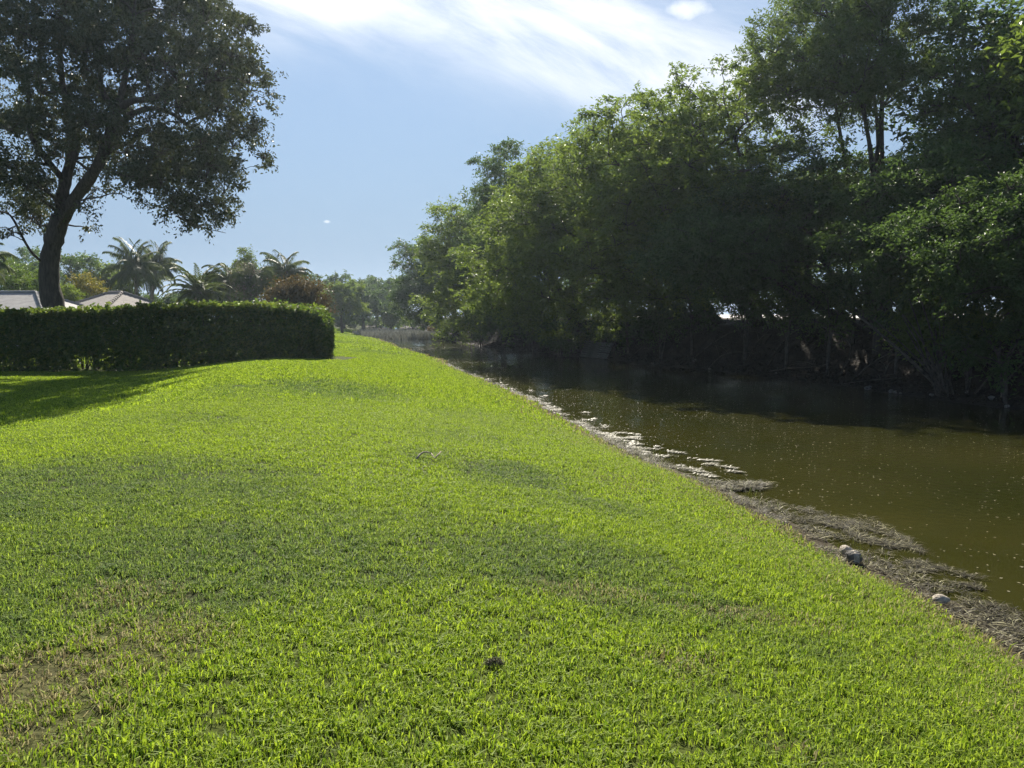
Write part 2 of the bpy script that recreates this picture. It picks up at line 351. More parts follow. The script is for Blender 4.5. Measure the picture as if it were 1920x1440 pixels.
# ------------------------------------------------------------------ ground sheets
def axis(parts):
    out = []
    for a, b, st_ in parts: out += list(np.arange(a, b, st_))
    return np.array(out + [parts[-1][1]])
def sheet(name, S, tfun, mat, kind='structure'):
    T = tfun(S); ns, n_t = T.shape; SS = np.repeat(S[:, None], n_t, 1)
    z = H(SS, T); x, y = xy(SS, T)
    v = np.stack([x, y, z], -1).reshape(-1, 3)
    i = np.arange(ns - 1)[:, None] * n_t; j = np.arange(n_t - 1)[None, :]
    q = np.stack([i + j, i + n_t + j, i + n_t + j + 1, i + j + 1], -1).reshape(-1, 4)[:, ::-1]
    d, r = patches(v[:, 0], v[:, 1]); s, t = st(v[:, 0], v[:, 1])
    n = wav(v[:, 0], v[:, 1], 1.1, 4, 10)
    mud = sm(0.95, 0.55, te(s) - t + 0.25 * n); mud = np.maximum(mud, (t > tf(s) - 2) * 1.0)
    o = mesh_obj(name, v, q, mat, None, True, dict(dull=d, dry=r, mud=mud)); tag(o, kind=kind); return o
S = axis([(-25, 0, 1.5), (0, 30, 0.25), (30, 70, 0.6), (70, 150, 1.5), (150, 900, 50)])
def t_near(S):
    off = axis([(-420, -40, 20), (-40, -16, 2), (-16, -4, 0.4), (-4, 0.6, 0.08), (0.6, 3, 0.4)])
    return te(S)[:, None] + off[None, :]
def t_far(S):
    off = axis([(-3, 0, 0.5), (0, 6, 0.2), (6, 18, 1), (18, 60, 4), (60, 500, 40)])
    return tf(S)[:, None] + off[None, :]
sheet('lawn_ground', S, t_near, M_TURF)
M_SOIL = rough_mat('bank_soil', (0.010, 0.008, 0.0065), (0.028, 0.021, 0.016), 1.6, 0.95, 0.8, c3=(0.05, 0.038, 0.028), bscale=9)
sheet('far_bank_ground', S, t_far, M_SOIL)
# pavement of the road beyond the trees, a sheet just above the ground
def road():
    S = np.arange(-20, 92, 2.0); off = np.linspace(19, 44, 14); T = np.repeat(tf(S)[:, None] + off[None, :], 1, 1); SS = np.repeat(S[:, None], len(off), 1)
    x, y = xy(SS, T); z = H(SS, T) + 0.03; v = np.stack([x, y, z], -1).reshape(-1, 3); n_t = len(off)
    i = np.arange(len(S) - 1)[:, None] * n_t; j = np.arange(n_t - 1)[None, :]
    q = np.stack([i + j, i + n_t + j, i + n_t + j + 1, i + j + 1], -1).reshape(-1, 4)[:, ::-1]
    o = mesh_obj('road', v, q, rough_mat('pale_pavement', (0.42, 0.39, 0.36), (0.62, 0.58, 0.54), 0.6, 0.8, 0.1)); tag(o, kind='structure')
road()

# ------------------------------------------------------------------ water
GUSTS = []
for px, py, rx, dy in [(1285, 730, 60, 40), (1470, 728, 90, 16), (1760, 815, 130, 40), (1500, 800, 120, 25)]:
    c = at_z(px, py, 0); e = at_z(px + rx, py, 0); f = at_z(px, py - dy, 0); GUSTS.append((c[0], c[1], abs(e[0] - c[0]), abs(f[1] - c[1]) * .7))
def water():
    m, nt, out = new_mat('canal_water'); L = nt.links.new
    geo = N(nt, 'ShaderNodeNewGeometry')
    no = N(nt, 'ShaderNodeTexNoise', i_Scale=0.35, i_Detail=4.0); L(geo.outputs['Position'], no.inputs['Vector'])
    c = ramp(nt, no.outputs[0], [(0.3, (0.022, 0.024, 0.005)), (0.7, (0.036, 0.034, 0.008))])
    p = N(nt, 'ShaderNodeBsdfPrincipled'); L(c, p.inputs['Base Color']); p.inputs['IOR'].default_value = 1.33; p.inputs['Roughness'].default_value = 0.03
    mp = N(nt, 'ShaderNodeMapping'); L(geo.outputs['Position'], mp.inputs[0]); mp.inputs['Rotation'].default_value = (0, 0, AX); mp.inputs['Scale'].default_value = (1, 1.0, 1)
    w1 = N(nt, 'ShaderNodeTexNoise', i_Scale=7.5, i_Detail=4.0, i_Roughness=0.5); L(mp.outputs[0], w1.inputs['Vector'])
    w2 = N(nt, 'ShaderNodeTexNoise', i_Scale=0.22, i_Detail=2.0); L(geo.outputs['Position'], w2.inputs['Vector'])
    hgt = math_n(nt, 'MULTIPLY', w1.outputs[0], math_n(nt, 'MULTIPLY_ADD', w2.outputs[0], 3.2, -1.1, clamp=True))
    sp = N(nt, 'ShaderNodeSeparateXYZ'); L(geo.outputs['Position'], sp.inputs[0]); gust = None
    for gx, gy, r1, r2 in GUSTS:                       # patches of water ruffled by light wind
        e1 = math_n(nt, 'DIVIDE', math_n(nt, 'SUBTRACT', sp.outputs[0], gx), r1); e2 = math_n(nt, 'DIVIDE', math_n(nt, 'SUBTRACT', sp.outputs[1], gy), r2)
        g_ = math_n(nt, 'EXPONENT', math_n(nt, 'MULTIPLY', math_n(nt, 'ADD', math_n(nt, 'MULTIPLY', e1, e1), math_n(nt, 'MULTIPLY', e2, e2)), -1.0)); gust = g_ if gust is None else math_n(nt, 'ADD', gust, g_)
    hgt = math_n(nt, 'ADD', hgt, math_n(nt, 'MULTIPLY', w1.outputs[0], math_n(nt, 'MULTIPLY', gust, 2.6)))
    b = N(nt, 'ShaderNodeBump', i_Strength=0.7, i_Distance=0.03); L(hgt, b.inputs['Height']); L(b.outputs[0], p.inputs['Normal'])
    L(p.outputs[0], out.inputs[0])
    Sx = np.array([-24, 0, 10, 20, 30, 40, 50, 60, 80, 100, 120, 139.0])
    a, bb = te(Sx) + 1.2, tf(Sx) + 1.2
    a = te(Sx) - 0.25; 
    T = a[:, None] + (bb - a)[:, None] * np.linspace(0, 1, 5)[None]; SS = np.repeat(Sx[:, None], 5, 1); x, y = xy(SS, T)
    # the sheet simply runs a little under both banks
    v = np.stack([x, y, np.zeros_like(x)], -1).reshape(-1, 3)
    i = np.arange(len(Sx) - 1)[:, None] * 5; j = np.arange(4)[None, :]
    q = np.stack([i + j, i + 5 + j, i + 6 + j, i + j + 1], -1).reshape(-1, 4)[:, ::-1]
    tag(mesh_obj('water', v, q, m), kind='structure')
water()

# ------------------------------------------------------------------ grass blades (stuff, instanced on points)
def tuft(name, nb, rad, h, w, seed, lean=0.45):
    r = np.random.RandomState(seed); V_, Q, T_, tint, dead = [], [], [], [], []
    for i in range(nb):
        a = r.uniform(0, 6.28); rr = rad * math.sqrt(r.uniform()); bx, by = rr * math.cos(a), rr * math.sin(a)
        d = r.uniform(0, 6.28); hh = h * r.uniform(0.55, 1.2); ln = hh * abs(r.normal(0.0, lean)) + 0.15 * hh
        dx, dy = math.cos(d), math.sin(d); o = r.uniform(0, 6.28); wx, wy = w / 2 * math.cos(o), w / 2 * math.sin(o)
        n = len(V_)
        mx, my, mz = bx + dx * ln * 0.35, by + dy * ln * 0.35, hh * 0.6
        ex, ey, ez = bx + dx * ln, by + dy * ln, hh * (1.0 - 0.25 * min(1, ln / hh))
        V_ += [(bx - wx * .7, by - wy * .7, -0.012), (bx + wx * .7, by + wy * .7, -0.012), (mx + wx, my + wy, mz), (mx - wx, my - wy, mz), (ex, ey, ez)]
        Q.append((n, n + 1, n + 2, n + 3)); T_.append((n + 3, n + 2, n + 4)); tt = r.uniform(); dd = r.uniform(); tint += [tt] * 5; dead += [dd] * 5
    me_o = mesh_obj(name, V_, [np.array(Q), np.array(T_)], M_BLADE, None, False, dict(tint=tint, dead=dead))
    COL.objects.unlink(me_o); return me_o
def scatter_gn(o, sources, name):
    c = bpy.data.collections.new(name)
    for s in sources: c.objects.link(s)
    ng = bpy.data.node_groups.new(name, 'GeometryNodeTree')
    ng.interface.new_socket('Geometry', in_out='INPUT', socket_type='NodeSocketGeometry'); ng.interface.new_socket('Geometry', in_out='OUTPUT', socket_type='NodeSocketGeometry')
    gi = ng.nodes.new('NodeGroupInput'); go = ng.nodes.new('NodeGroupOutput'); L = ng.links.new
    ip = ng.nodes.new('GeometryNodeInstanceOnPoints'); ci = ng.nodes.new('GeometryNodeCollectionInfo'); ci.inputs['Collection'].default_value = c
    ci.inputs['Separate Children'].default_value = True; ci.inputs['Reset Children'].default_value = True
    ip.inputs['Pick Instance'].default_value = True
    def attr(n, ty='FLOAT'):
        a = ng.nodes.new('GeometryNodeInputNamedAttribute'); a.data_type = ty; a.inputs[0].default_value = n; return a.outputs[0]
    L(gi.outputs[0], ip.inputs['Points']); L(ci.outputs[0], ip.inputs['Instance'])
    rv = ng.nodes.new('FunctionNodeRandomValue'); rv.data_type = 'INT'; rv.inputs['Min'].default_value = 0; rv.inputs['Max'].default_value = len(sources) - 1
    for s_ in rv.outputs:
        if s_.enabled: L(s_, ip.inputs['Instance Index'])
    cx = ng.nodes.new('ShaderNodeCombineXYZ'); L(attr('rot'), cx.inputs[2]); L(attr('tilt'), cx.inputs[0])
    L(cx.outputs[0], ip.inputs['Rotation'])
    L(attr('scl'), ip.inputs['Scale']); L(ip.outputs[0], go.inputs[0])
    md = o.modifiers.new('scatter', 'NODES'); md.node_group = ng
R_ = np.random.RandomState(11)
def grass_points(d0, d1, dens, half=0.78):
    n = int(dens * half * (d1 * d1 - d0 * d0)); d = np.sqrt(R_.uniform(d0 * d0, d1 * d1, n)); a = R_.uniform(-half, half, n)
    x, y = d * np.sin(a), d * np.cos(a); s, t = st(x, y); dn = te(s) - t
    edge = 0.42 + 0.22 * wav(x, y, 1.1, 4, 10) + 0.22 * wav(x, y, 0.4, 9, 12)
    dull, dry = patches(x, y)
    dull = np.clip(dull + 0.22 * R_.normal(size=n) + 0.18 * wav(x, y, 0.35, 5, 14) + 0.25 * wav(x, y, 0.9, 2, 10), 0, 1); dry = np.clip(dry * (0.7 + 0.9 * R_.uniform(size=n)) + 0.12 * wav(x, y, 0.5, 8, 12) * (dry > 0.05), 0, 1)
    keep = (dn > edge) & (R_.uniform(size=n) > np.clip(dry - 0.3, 0, 1) * 0.55)
    hy = (y > 27.6) & (x < -6.2) & (x > -40) & (y < 30.6)
    keep &= ~hy; keep &= s < 135
    return x[keep], y[keep], dull[keep], dry[keep], dn[keep]
LODS = [(1.0, 7.5, 640, [tuft('grass_tuft', 14, 0.05, 0.046, 0.0060, i, 0.75) for i in range(6)], 'near'),
        (6.5, 16, 270, [tuft('grass_tuft', 20, 0.085, 0.038, 0.0080, 20 + i, 0.8) for i in range(4)], 'middle'),
        (14.0, 40, 55, [tuft('grass_tuft', 40, 0.19, 0.042, 0.018, 40 + i) for i in range(3)], 'far'),
        (38.0, 128, 9, [tuft('grass_tuft', 40, 0.45, 0.07, 0.06, 60 + i) for i in range(3)], 'distant')]
for d0, d1, dens, src, nm in LODS:
    x, y, dull, dry, dn = grass_points(d0, d1, dens, 0.78 if d1 < 50 else 0.72)
    z = H(*st(x, y)); n = len(x); print('grass', nm, n)
    scl = np.clip(np.exp(R_.normal(0, 0.17, n)), 0.6, 1.5) * (1 - 0.30 * dry) * (0.92 + 0.75 * np.exp(-((dn - 0.45) / 0.25) ** 2)) * (1 + 0.18 * wav(x, y, 0.6, 6, 10)) * (1 - 0.12 * dull)
    o = mesh_obj('grass', np.stack([x, y, z], -1), [], M_BLADE, None, False, dict(rot=R_.uniform(0, 6.28, n), tilt=R_.uniform(-0.12, 0.12, n), scl=scl, dull=dull, dry=dry))
    tag(o, 'short bright green lawn grass ' + {'near': 'at the photographer\'s feet', 'middle': 'on the middle of the mound', 'far': 'before and beside the hedge', 'distant': 'on the far narrow strip of lawn'}[nm], 'grass', kind='stuff')
    scatter_gn(o, src, 'tufts_' + nm)

# ------------------------------------------------------------------ foliage
def leaves(C, D, rng, L, W, up=0.6, droop=0.25, out=None):
    """C: leaf base points, returns verts, quads, tint"""
    n = len(C); nr = rng.normal(size=(n, 3)); nr[:, 2] = np.abs(nr[:, 2]) * 0.7 + up * 1.2
    nr /= np.linalg.norm(nr, axis=1, keepdims=True)
    a = rng.normal(size=(n, 3)) + (out * 1.0 if out is not None else 0); a[:, 2] -= droop
    a -= nr * (a * nr).sum(1, keepdims=True); a /= np.linalg.norm(a, axis=1, keepdims=True) + 1e-9
    b = np.cross(nr, a); l = (L * rng.uniform(0.65, 1.3, n))[:, None]; w = l * (W / L) * 0.5
    m = C + a * l * 0.45 + nr * l * 0.10
    v = np.stack([C, m + b * w, C + a * l - nr * l * 0.05, m - b * w], 1).reshape(-1, 3)
    q = np.arange(n * 4).reshape(n, 4); return v, q
def blob_leaves(clumps, total, rng, L, W, sub=22, spread=0.30, flat=0.6, up=0.6, droop=0.25, shell=0.55, power=2.0):
    """clumps: list of (centre, (rx,ry,rz)); each is a head of short drooping sprays, every spray a twig set with leaves"""
    wts = np.array([(c[1][0] * c[1][1] * c[1][2]) ** (power / 3.0) for c in clumps]) * rng.uniform(0.7, 1.3, len(clumps)); wts /= wts.sum()
    Cs, Os, Tn, subs = [], [], [], []
    for (c, r), w in zip(clumps, wts):
        r = np.array(r); ns = max(3, int(total * w / sub)); d = rng.normal(size=(ns, 3)); d /= np.linalg.norm(d, axis=1, keepdims=True)
        flip = rng.uniform(size=ns) < 0.55; d[flip, 2] = np.abs(d[flip, 2])
        rad = 0.30 + 0.72 * rng.uniform(0, 1, ns) ** (1 - shell)
        # knobs: gather the sprays into a few lobes so that gaps are left between
        lob = rng.normal(size=(9, 3)); lob /= np.linalg.norm(lob, axis=1, keepdims=True); near = (d @ lob.T).max(1); rad *= 0.55 + 0.5 * near
        d2 = d + 0.45 * lob[(d @ lob.T).argmax(1)]; d2 /= np.linalg.norm(d2, axis=1, keepdims=True)
        sc_ = np.array(c) + d2 * rad[:, None] * r; subs.append(sc_)
        o = d2 + rng.normal(size=(ns, 3)) * 0.55; o[:, 2] -= droop * 0.8; o /= np.linalg.norm(o, axis=1, keepdims=True)
        st_ = rng.uniform(-0.2, 0.2, ns) + rng.uniform(-0.12, 0.12); sl = spread * 1.9 * rng.uniform(0.5, 1.4, ns)
        k = rng.randint(int(sub * 0.5), int(sub * 1.5) + 1, ns); idx = np.repeat(np.arange(ns), k); u = rng.uniform(-0.35, 1, len(idx))
        P = sc_[idx] + o[idx] * (u * sl[idx])[:, None] + rng.normal(size=(len(idx), 3)) * (spread * 0.34) * np.array([1, 1, flat])
        P[:, 2] -= droop * 0.5 * np.clip(u, 0, 1) ** 2 * sl[idx]
        Cs.append(P); Os.append(o[idx] * 0.9); Tn.append(np.clip(rng.uniform(0.05, 0.9, len(idx)) * 0.55 + 0.22 + st_[idx], 0, 1))
    C = np.vstack(Cs); O = np.vstack(Os); t = np.concatenate(Tn)
    v, q = leaves(C, None, rng, L, W, up, droop, O); return v, q, np.repeat(t, 4), subs

def curve_pts(a, b, n, rng, sag=0.12, wob=0.06):
    a, b = np.array(a, float), np.array(b, float); k = np.linspace(0, 1, n)[:, None]; ln = np.linalg.norm(b - a)
    P = a + (b - a) * k; P[:, 2] += (np.sin(k[:, 0] * math.pi) * sag * ln)
    w = rng.normal(size=(n, 3)) * wob * ln / math.sqrt(n); w[0] = w[-1] = 0; return P + np.cumsum(w, 0) * 0.5 * np.sin(k * math.pi)

def tree(name, label, base, stems, clumps, nleaf, L, W, mat, rng, bark=M_BARK, group=None, cat='tree', sub=22, spread=0.3, flat=0.6,
         up=0.6, droop=0.25, shell=0.55, twigs=3, limb=0.13, cross=None, k=8):
    """stems: list of (points, radii) in world space; clumps in world space; all stored relative to the tree's base"""
    B = np.array(base, float); root = empty(name, B, label, cat, group); mb = MB(); nodes = []
    for P, R in stems:
        P = np.array(P, float); n = max(8, len(P) * 4); kk = np.linspace(0, len(P) - 1, n); idx = np.arange(len(P))
        # smooth interpolation
        Ps = np.stack([np.interp(kk, idx, P[:, i]) for i in range(3)], -1); Rs = np.interp(kk, idx, R)
        for _ in range(2): Ps[1:-1] = (Ps[:-2] + 2 * Ps[1:-1] + Ps[2:]) / 4
        Rs = Rs * (1 + 0.05 * rng.normal(size=n)); mb.tube(Ps - B, Rs, k)
        nodes += [(Ps[i], Rs[i]) for i in range(n // 4, n)]
    order = sorted(range(len(clumps)), key=lambda i: np.linalg.norm(np.array(clumps[i][0]) - nodes[0][0]))
    for i in order:
        c = np.array(clumps[i][0]); r = clumps[i][1]; NP = np.array([n_[0] for n_ in nodes]); NR = np.array([n_[1] for n_ in nodes])
        d = np.linalg.norm(NP - c, axis=1) + np.clip(NP[:, 2] - c[2] + 0.3, 0, 99) * 0.8 + np.clip(0.06 - NR, 0, 1) * 30
        j = int(np.argmin(d)); r0 = min(NR[j] * 0.7, limb * (0.4 + 0.25 * np.linalg.norm(NP[j] - c) / 3)); P = curve_pts(NP[j], c, 7, rng, 0.10, 0.22)
        Rr = np.linspace(r0, max(0.012, r0 * 0.3), 7); mb.tube(P - B, Rr, 5, False); nodes += [(P[m], Rr[m]) for m in range(2, 7)]
    v, q, t, subs = blob_leaves(clumps, nleaf, rng, L, W, sub, spread, flat, up, droop, shell)
    if twigs:
        for ci, (c, r) in enumerate(clumps):
            ss = subs[ci]; pick = rng.choice(len(ss), min(len(ss), twigs * 4), replace=False)
            for p in pick:
                P = curve_pts(c, ss[p], 4, rng, 0.08, 0.2); mb.tube(P - B, np.linspace(0.022, 0.007, 4), 3, False)
    mb.build('trunk', bark, root, True)
    cr = mesh_obj('crown', v - B, q, mat, root, False, dict(tint=t))
    return root

def ell_clumps(rng, c, R, n, size, flat=0.8, shell=0.5, under=None):
    out = []
    for i in range(n):
        best = None
        for _ in range(6):
            d = rng.normal(size=3); d /= np.linalg.norm(d); p = np.array(c) + d * (rng.uniform() ** shell) * np.array(R)
            m = min([np.linalg.norm(p - o[0]) for o in out], default=9)
            if best is None or m > best[0]: best = (m, p)
        s = size * rng.uniform(0.65, 1.3); out.append((best[1], (s, s, s * flat)))
    return out

# ================================================================== LEFT: the big tree behind the hedge
rg = np.random.RandomState(101)
def big_tree():
    Y = 31.0
    def p(px, py, dy=0.0): return at_y(px, py, Y + dy)
    bz = at_y(105, 690, Y); base = np.array([bz[0], bz[1], gz(bz[0], bz[1]) - 0.1])
    m = Y / F
    stems = [([base + [0.1, 0, 0], base + [0.05, 0, 0.8], p(104, 585), p(92, 540), p(92, 490), p(102, 445), p(114, 405)], [0.66, 0.54, 0.43, 0.38, 0.36, 0.35, 0.34]),
             ([p(112, 420), p(116, 370, .1), p(126, 325, .4), p(138, 285, .6), p(140, 240, 1.0), p(120, 180, 1.5), p(110, 90, 2), p(120, -20, 2)], [0.25, 0.24, 0.22, 0.20, 0.17, 0.13, 0.09, 0.05]),
             ([p(116, 415), p(140, 372, -.2), p(168, 335, -.5), p(190, 300, -.8), p(203, 260, -1), p(215, 215, -1.2), p(235, 150, -1.4), p(250, 60, -1), p(255, -40, 0)], [0.25, 0.23, 0.22, 0.20, 0.18, 0.15, 0.11, 0.08, 0.04]),
             ([p(122, 340, .3), p(100, 315, 0), p(84, 295, -.3), p(68, 275, -.6), p(50, 235, -1), p(55, 150, -1.2)], [0.15, 0.13, 0.12, 0.10, 0.09, 0.05]),
             ([p(215, 215, -1.2), p(240, 190, -2), p(280, 185, -3), p(330, 170, -3.5), p(400, 150, -3.5)], [0.15, 0.13, 0.10, 0.08, 0.05]),
             ([p(203, 260, -1), p(240, 215, -0.2), p(285, 200, 0.8), p(330, 215, 1.5), p(380, 260, 2)], [0.13, 0.12, 0.10, 0.08, 0.04]),
             ([p(212, 205, -1.2), p(190, 170, -.5), p(185, 110, 0), p(200, 40, 1)], [0.12, 0.10, 0.08, 0.05]),
             ([p(88, 500), p(55, 470, -.8), p(20, 400, -1.5), p(-10, 395, -2)], [0.05, 0.05, 0.04, 0.03]),
             ([p(330, 405, -1), p(370, 425, -1), p(424, 437, -1)], [0.03, 0.025, 0.008])]
    cl = []
    # crown outline of the photograph, filled in depth
    spots = [(40, 60, 75), (120, 20, 85), (210, 60, 90), (300, 30, 85), (380, 50, 75), (430, 120, 62), (470, 165, 42), (380, 130, 75), (300, 110, 75), (60, 160, 75), (150, 120, 75),
             (20, 240, 62), (90, 225, 60), (250, 130, 60), (330, 200, 60), (410, 205, 60), (460, 250, 40), (495, 290, 24), (430, 270, 50), (370, 280, 62), (300, 285, 55), (170, 215, 60), (240, 300, 52), (180, 275, 48),
             (410, 330, 45), (340, 345, 52), (385, 385, 42), (350, 415, 28), (280, 345, 36), (265, 385, 20), (20, 320, 48), (65, 345, 40), (40, 390, 36), (75, 410, 28), (15, 430, 20), (150, 400, 22), (170, 370, 26), (200, 365, 22), (165, 430, 12), (150, 320, 26),
             (120, -70, 95), (250, -90, 100), (370, -60, 80), (10, -40, 90), (-60, 60, 90), (-80, 180, 80), (-60, 300, 70), (250, -190, 90), (120, -180, 90), (340, -150, 75), (-50, -90, 90), (450, 60, 35), (230, 190, 45), (215, 240, 42), (280, 240, 45), (320, 300, 48), (130, 260, 45), (160, 180, 50), (240, 330, 35), (100, 300, 38), (400, 300, 50), (380, 340, 48), (420, 370, 36), (355, 380, 45), (360, 418, 30), (330, 400, 34), (395, 405, 28), (300, 350, 42), (270, 320, 45), (45, 350, 42), (90, 380, 34), (60, 400, 34), (30, 440, 22), (500, 150, 22), (490, 200, 18), (510, 310, 14), (430, 400, 14)]
    for px, py, r in spots:
        R = r * m; nn = 3 if r > 55 else (2 if r > 30 else 1)
        for i in range(nn):
            dy = rg.uniform(-5.0, 5.0) if r > 55 else rg.uniform(-3, 3); f = (Y + dy) / Y
            c = at_y(px + rg.normal() * r * 0.15, py + rg.normal() * r * 0.15, Y + dy); s = R * f * 0.85
            cl.append((c, (s, s * 1.1, s * 0.85)))
    tree('oak_tree', 'huge dark broad tree with forked leaning trunk behind the clipped hedge', base, stems, cl, 205000, 0.142, 0.070, M_OAK, rg, sub=34, spread=0.24, flat=0.75, up=0.15, droop=0.5, shell=0.5, twigs=2, limb=0.12, k=14)
big_tree()

# ================================================================== hedge
def hedge():
    rg = np.random.RandomState(7); x0, x1, y0, y1 = -30.0, -7.35, 27.9, 29.7
    base = np.array([x1, y0, gz(x1, y0)]); root = empty('clipped_hedge', base, 'long clipped leafy hedge across the lawn in front of the big tree', 'hedge')
    n = 95000; u = rg.uniform(size=n); X = rg.uniform(x0, x1 + 0.25, n)
    top = np.interp(X, [-30, -20, -16, -12, -8.5, -7.8, -7.1], [2.56, 2.60, 2.70, 2.88, 2.86, 2.72, 2.45]) + 0.10 * wav(X, X * 0, 1.1, 0, 8)
    Z0 = H(*st(X, np.full(n, y0)))
    side = rg.uniform(size=n); Yv = rg.uniform(y0, y1, n); Zv = Z0 + rg.uniform(0.02, 1, n) * (top - Z0)
    m = side < 0.50; Yv[m] = y0 + np.abs(rg.normal(0, 0.16, m.sum())); m = (side >= 0.5) & (side < 0.74); Zv[m] = top[m] - np.abs(rg.normal(0, 0.12, m.sum()))
    m = (side >= 0.74) & (side < 0.86); X[m] = x1 + 0.25 - np.abs(rg.normal(0, 0.2, m.sum())); Zv[m] = Z0[m] + (Zv[m] - Z0[m])
    m = (side >= 0.86) & (side < 0.92); Yv[m] = y1 - np.abs(rg.normal(0, 0.2, m.sum()))
    bump = 0.13 * wav(X, Zv * 1.2, 0.9, 2, 10) + 0.10 * wav(X, Zv, 2.4, 6, 8); Yv = Yv - bump * (Yv < y0 + 0.7)
    # thin places near the ground
    thin = np.zeros(n)
    for px, w, zz, k in [(157, 0.55, 0.50, 1.0), (235, 0.2, 0.4, 0.5), (330, 0.35, 0.28, 0.85), (20, 0.3, 0.6, 0.5), (60, 0.2, 0.35, 0.5)]:
        cx = at_y(px, 670, y0)[0]; thin = np.maximum(thin, k * np.exp(-((X - cx) / w) ** 2) * sm(zz + 0.25, zz - 0.15, Zv - Z0) * sm(0.0, 0.12, Zv - Z0))
    keep = rg.uniform(size=n) > thin * 1.15; keep &= (X < x1 + 0.25 - 0.25 * sm(2.2, 2.9, Zv)) & (X < x1 + 0.26 - 0.35 * np.exp(-((Zv - Z0 - 0.45) / 0.2) ** 2))
    C = np.stack([X, Yv, Zv], -1)[keep]
    # shoots standing above the clipped top
    nshoot = 900; sx = rg.uniform(x0, x1, nshoot); sy = rg.uniform(y0 - 0.05, y1, nshoot); sh = np.abs(rg.normal(0.05, 0.09, nshoot)); sh[:6] = 0.3
    sx[:2] = at_y(523, 570, y0)[0]; sx[2:3] = at_y(490, 570, y0)[0]
    tp = np.interp(sx, [-30, -20, -16, -12, -8.5, -7.8, -7.1], [2.56, 2.60, 2.70, 2.88, 2.86, 2.72, 2.45])
    idx = np.repeat(np.arange(nshoot), 12); k = rg.uniform(size=len(idx))
    C2 = np.stack([sx[idx] + rg.normal(0, 0.04, len(idx)), sy[idx] + rg.normal(0, 0.04, len(idx)), tp[idx] + sh[idx] * k + rg.normal(0, 0.02, len(idx))], -1)
    C = np.vstack([C, C2]); O = np.zeros_like(C); O[:, 1] = -0.6 * (C[:, 1] < y0 + 0.5)
    v, q = leaves(C, None, rg, 0.160, 0.092, 0.45, 0.45, O)
    t = np.clip(rg.uniform(0.0, 1.0, len(C)) ** 1.3, 0, 1); tz = np.interp(C[:, 0], [-30, -20, -16, -12, -8, -7], [2.5, 2.55, 2.65, 2.8, 2.8, 2.6]); t = np.clip(t + 0.45 * sm(-0.2, 0.05, C[:, 2] - tz), 0, 1); tt = np.repeat(t, 4)  # sunlight painted into the tint: leaves and shoots lighten toward the hedge top
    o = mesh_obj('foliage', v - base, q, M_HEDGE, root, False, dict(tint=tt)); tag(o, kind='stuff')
    mb = MB()
    for i in range(150):
        bx = rg.uniform(x0, x1 - 0.1); by = rg.uniform(y0 + 0.4, y1 - 0.4); z = gz(bx, by)
        for j in range(3): mb.tube(np.array([[bx, by, z - 0.05], [bx + rg.normal() * .12, by + rg.normal() * .1, z + .5], [bx + rg.normal() * .35, by + rg.normal() * .25, z + 1.3], [bx + rg.normal() * .5, by + rg.normal() * .4, z + 1.85]]) - base, [0.03, 0.022, 0.015, 0.006], 4, False)
    o = mb.build('stems', M_TWIG, root); tag(o, kind='stuff')
hedge()

# ================================================================== palms
def frond_mesh(L, elev, droop, nl, leaf, hang, seed, stiff=0.0):
    """feather frond from the origin, along +x, rising at elev and bending over"""
    r = np.random.RandomState(seed); n = 14; ang = elev; p = np.zeros(3); P = [p.copy()]
    for i in range(n): 
        p = p + np.array([math.cos(ang), 0, math.sin(ang)]) * L / n; P.append(p.copy()); ang -= droop / n * (0.25 + 1.6 * i / n) * (0.8 + 0.4 * r.uniform())
    P = np.array(P); mb = MB(); mb.tube(P, np.linspace(0.035, 0.006, n + 1), 3, False)
    V_, Q, tint = [], [], []
    for i in range(nl):
        k = 0.10 + 0.9 * i / nl; f = k * n; j = min(int(f), n - 1); c = P[j] + (P[j + 1] - P[j]) * (f - j); T = P[j + 1] - P[j]; T /= np.linalg.norm(T)
        l = leaf * (0.35 + 0.65 * math.sin(min(1, k * 1.15 + 0.12) * math.pi) ** 0.6)
        for sgn in (-1, 1):
            d = T * (0.55 + stiff) + np.array([0, sgn * 1.0, 0]) + np.array([0, 0, -hang + 0.2 * r.normal()]); d /= np.linalg.norm(d); w = np.cross(d, [0, 0, 1.0]); w /= np.linalg.norm(w) + 1e-6
            w = w * 0.042 * (L / 3.0); e = c + d * l; mid = c + d * l * 0.5 + np.array([0, 0, 0.06 * l]); e[2] -= hang * 0.35 * l; m_ = len(V_)
            V_ += [c, mid + w, e, mid - w]; Q.append((m_, m_ + 1, m_ + 2, m_ + 3)); tt = float(np.clip(r.uniform(0.1, 0.75), 0, 1)); tint += [tt] * 4
    nv = mb.n; v = np.vstack(mb.v + [np.array(V_)]); q = np.vstack(mb.q + [np.array(Q) + nv]); me_o = mesh_obj('frond', v, q, M_PALM, None, False, dict(tint=[0.6] * nv + tint))
    COL.objects.unlink(me_o); me = me_o.data; bpy.data.objects.remove(me_o); return me
_fcache = {}
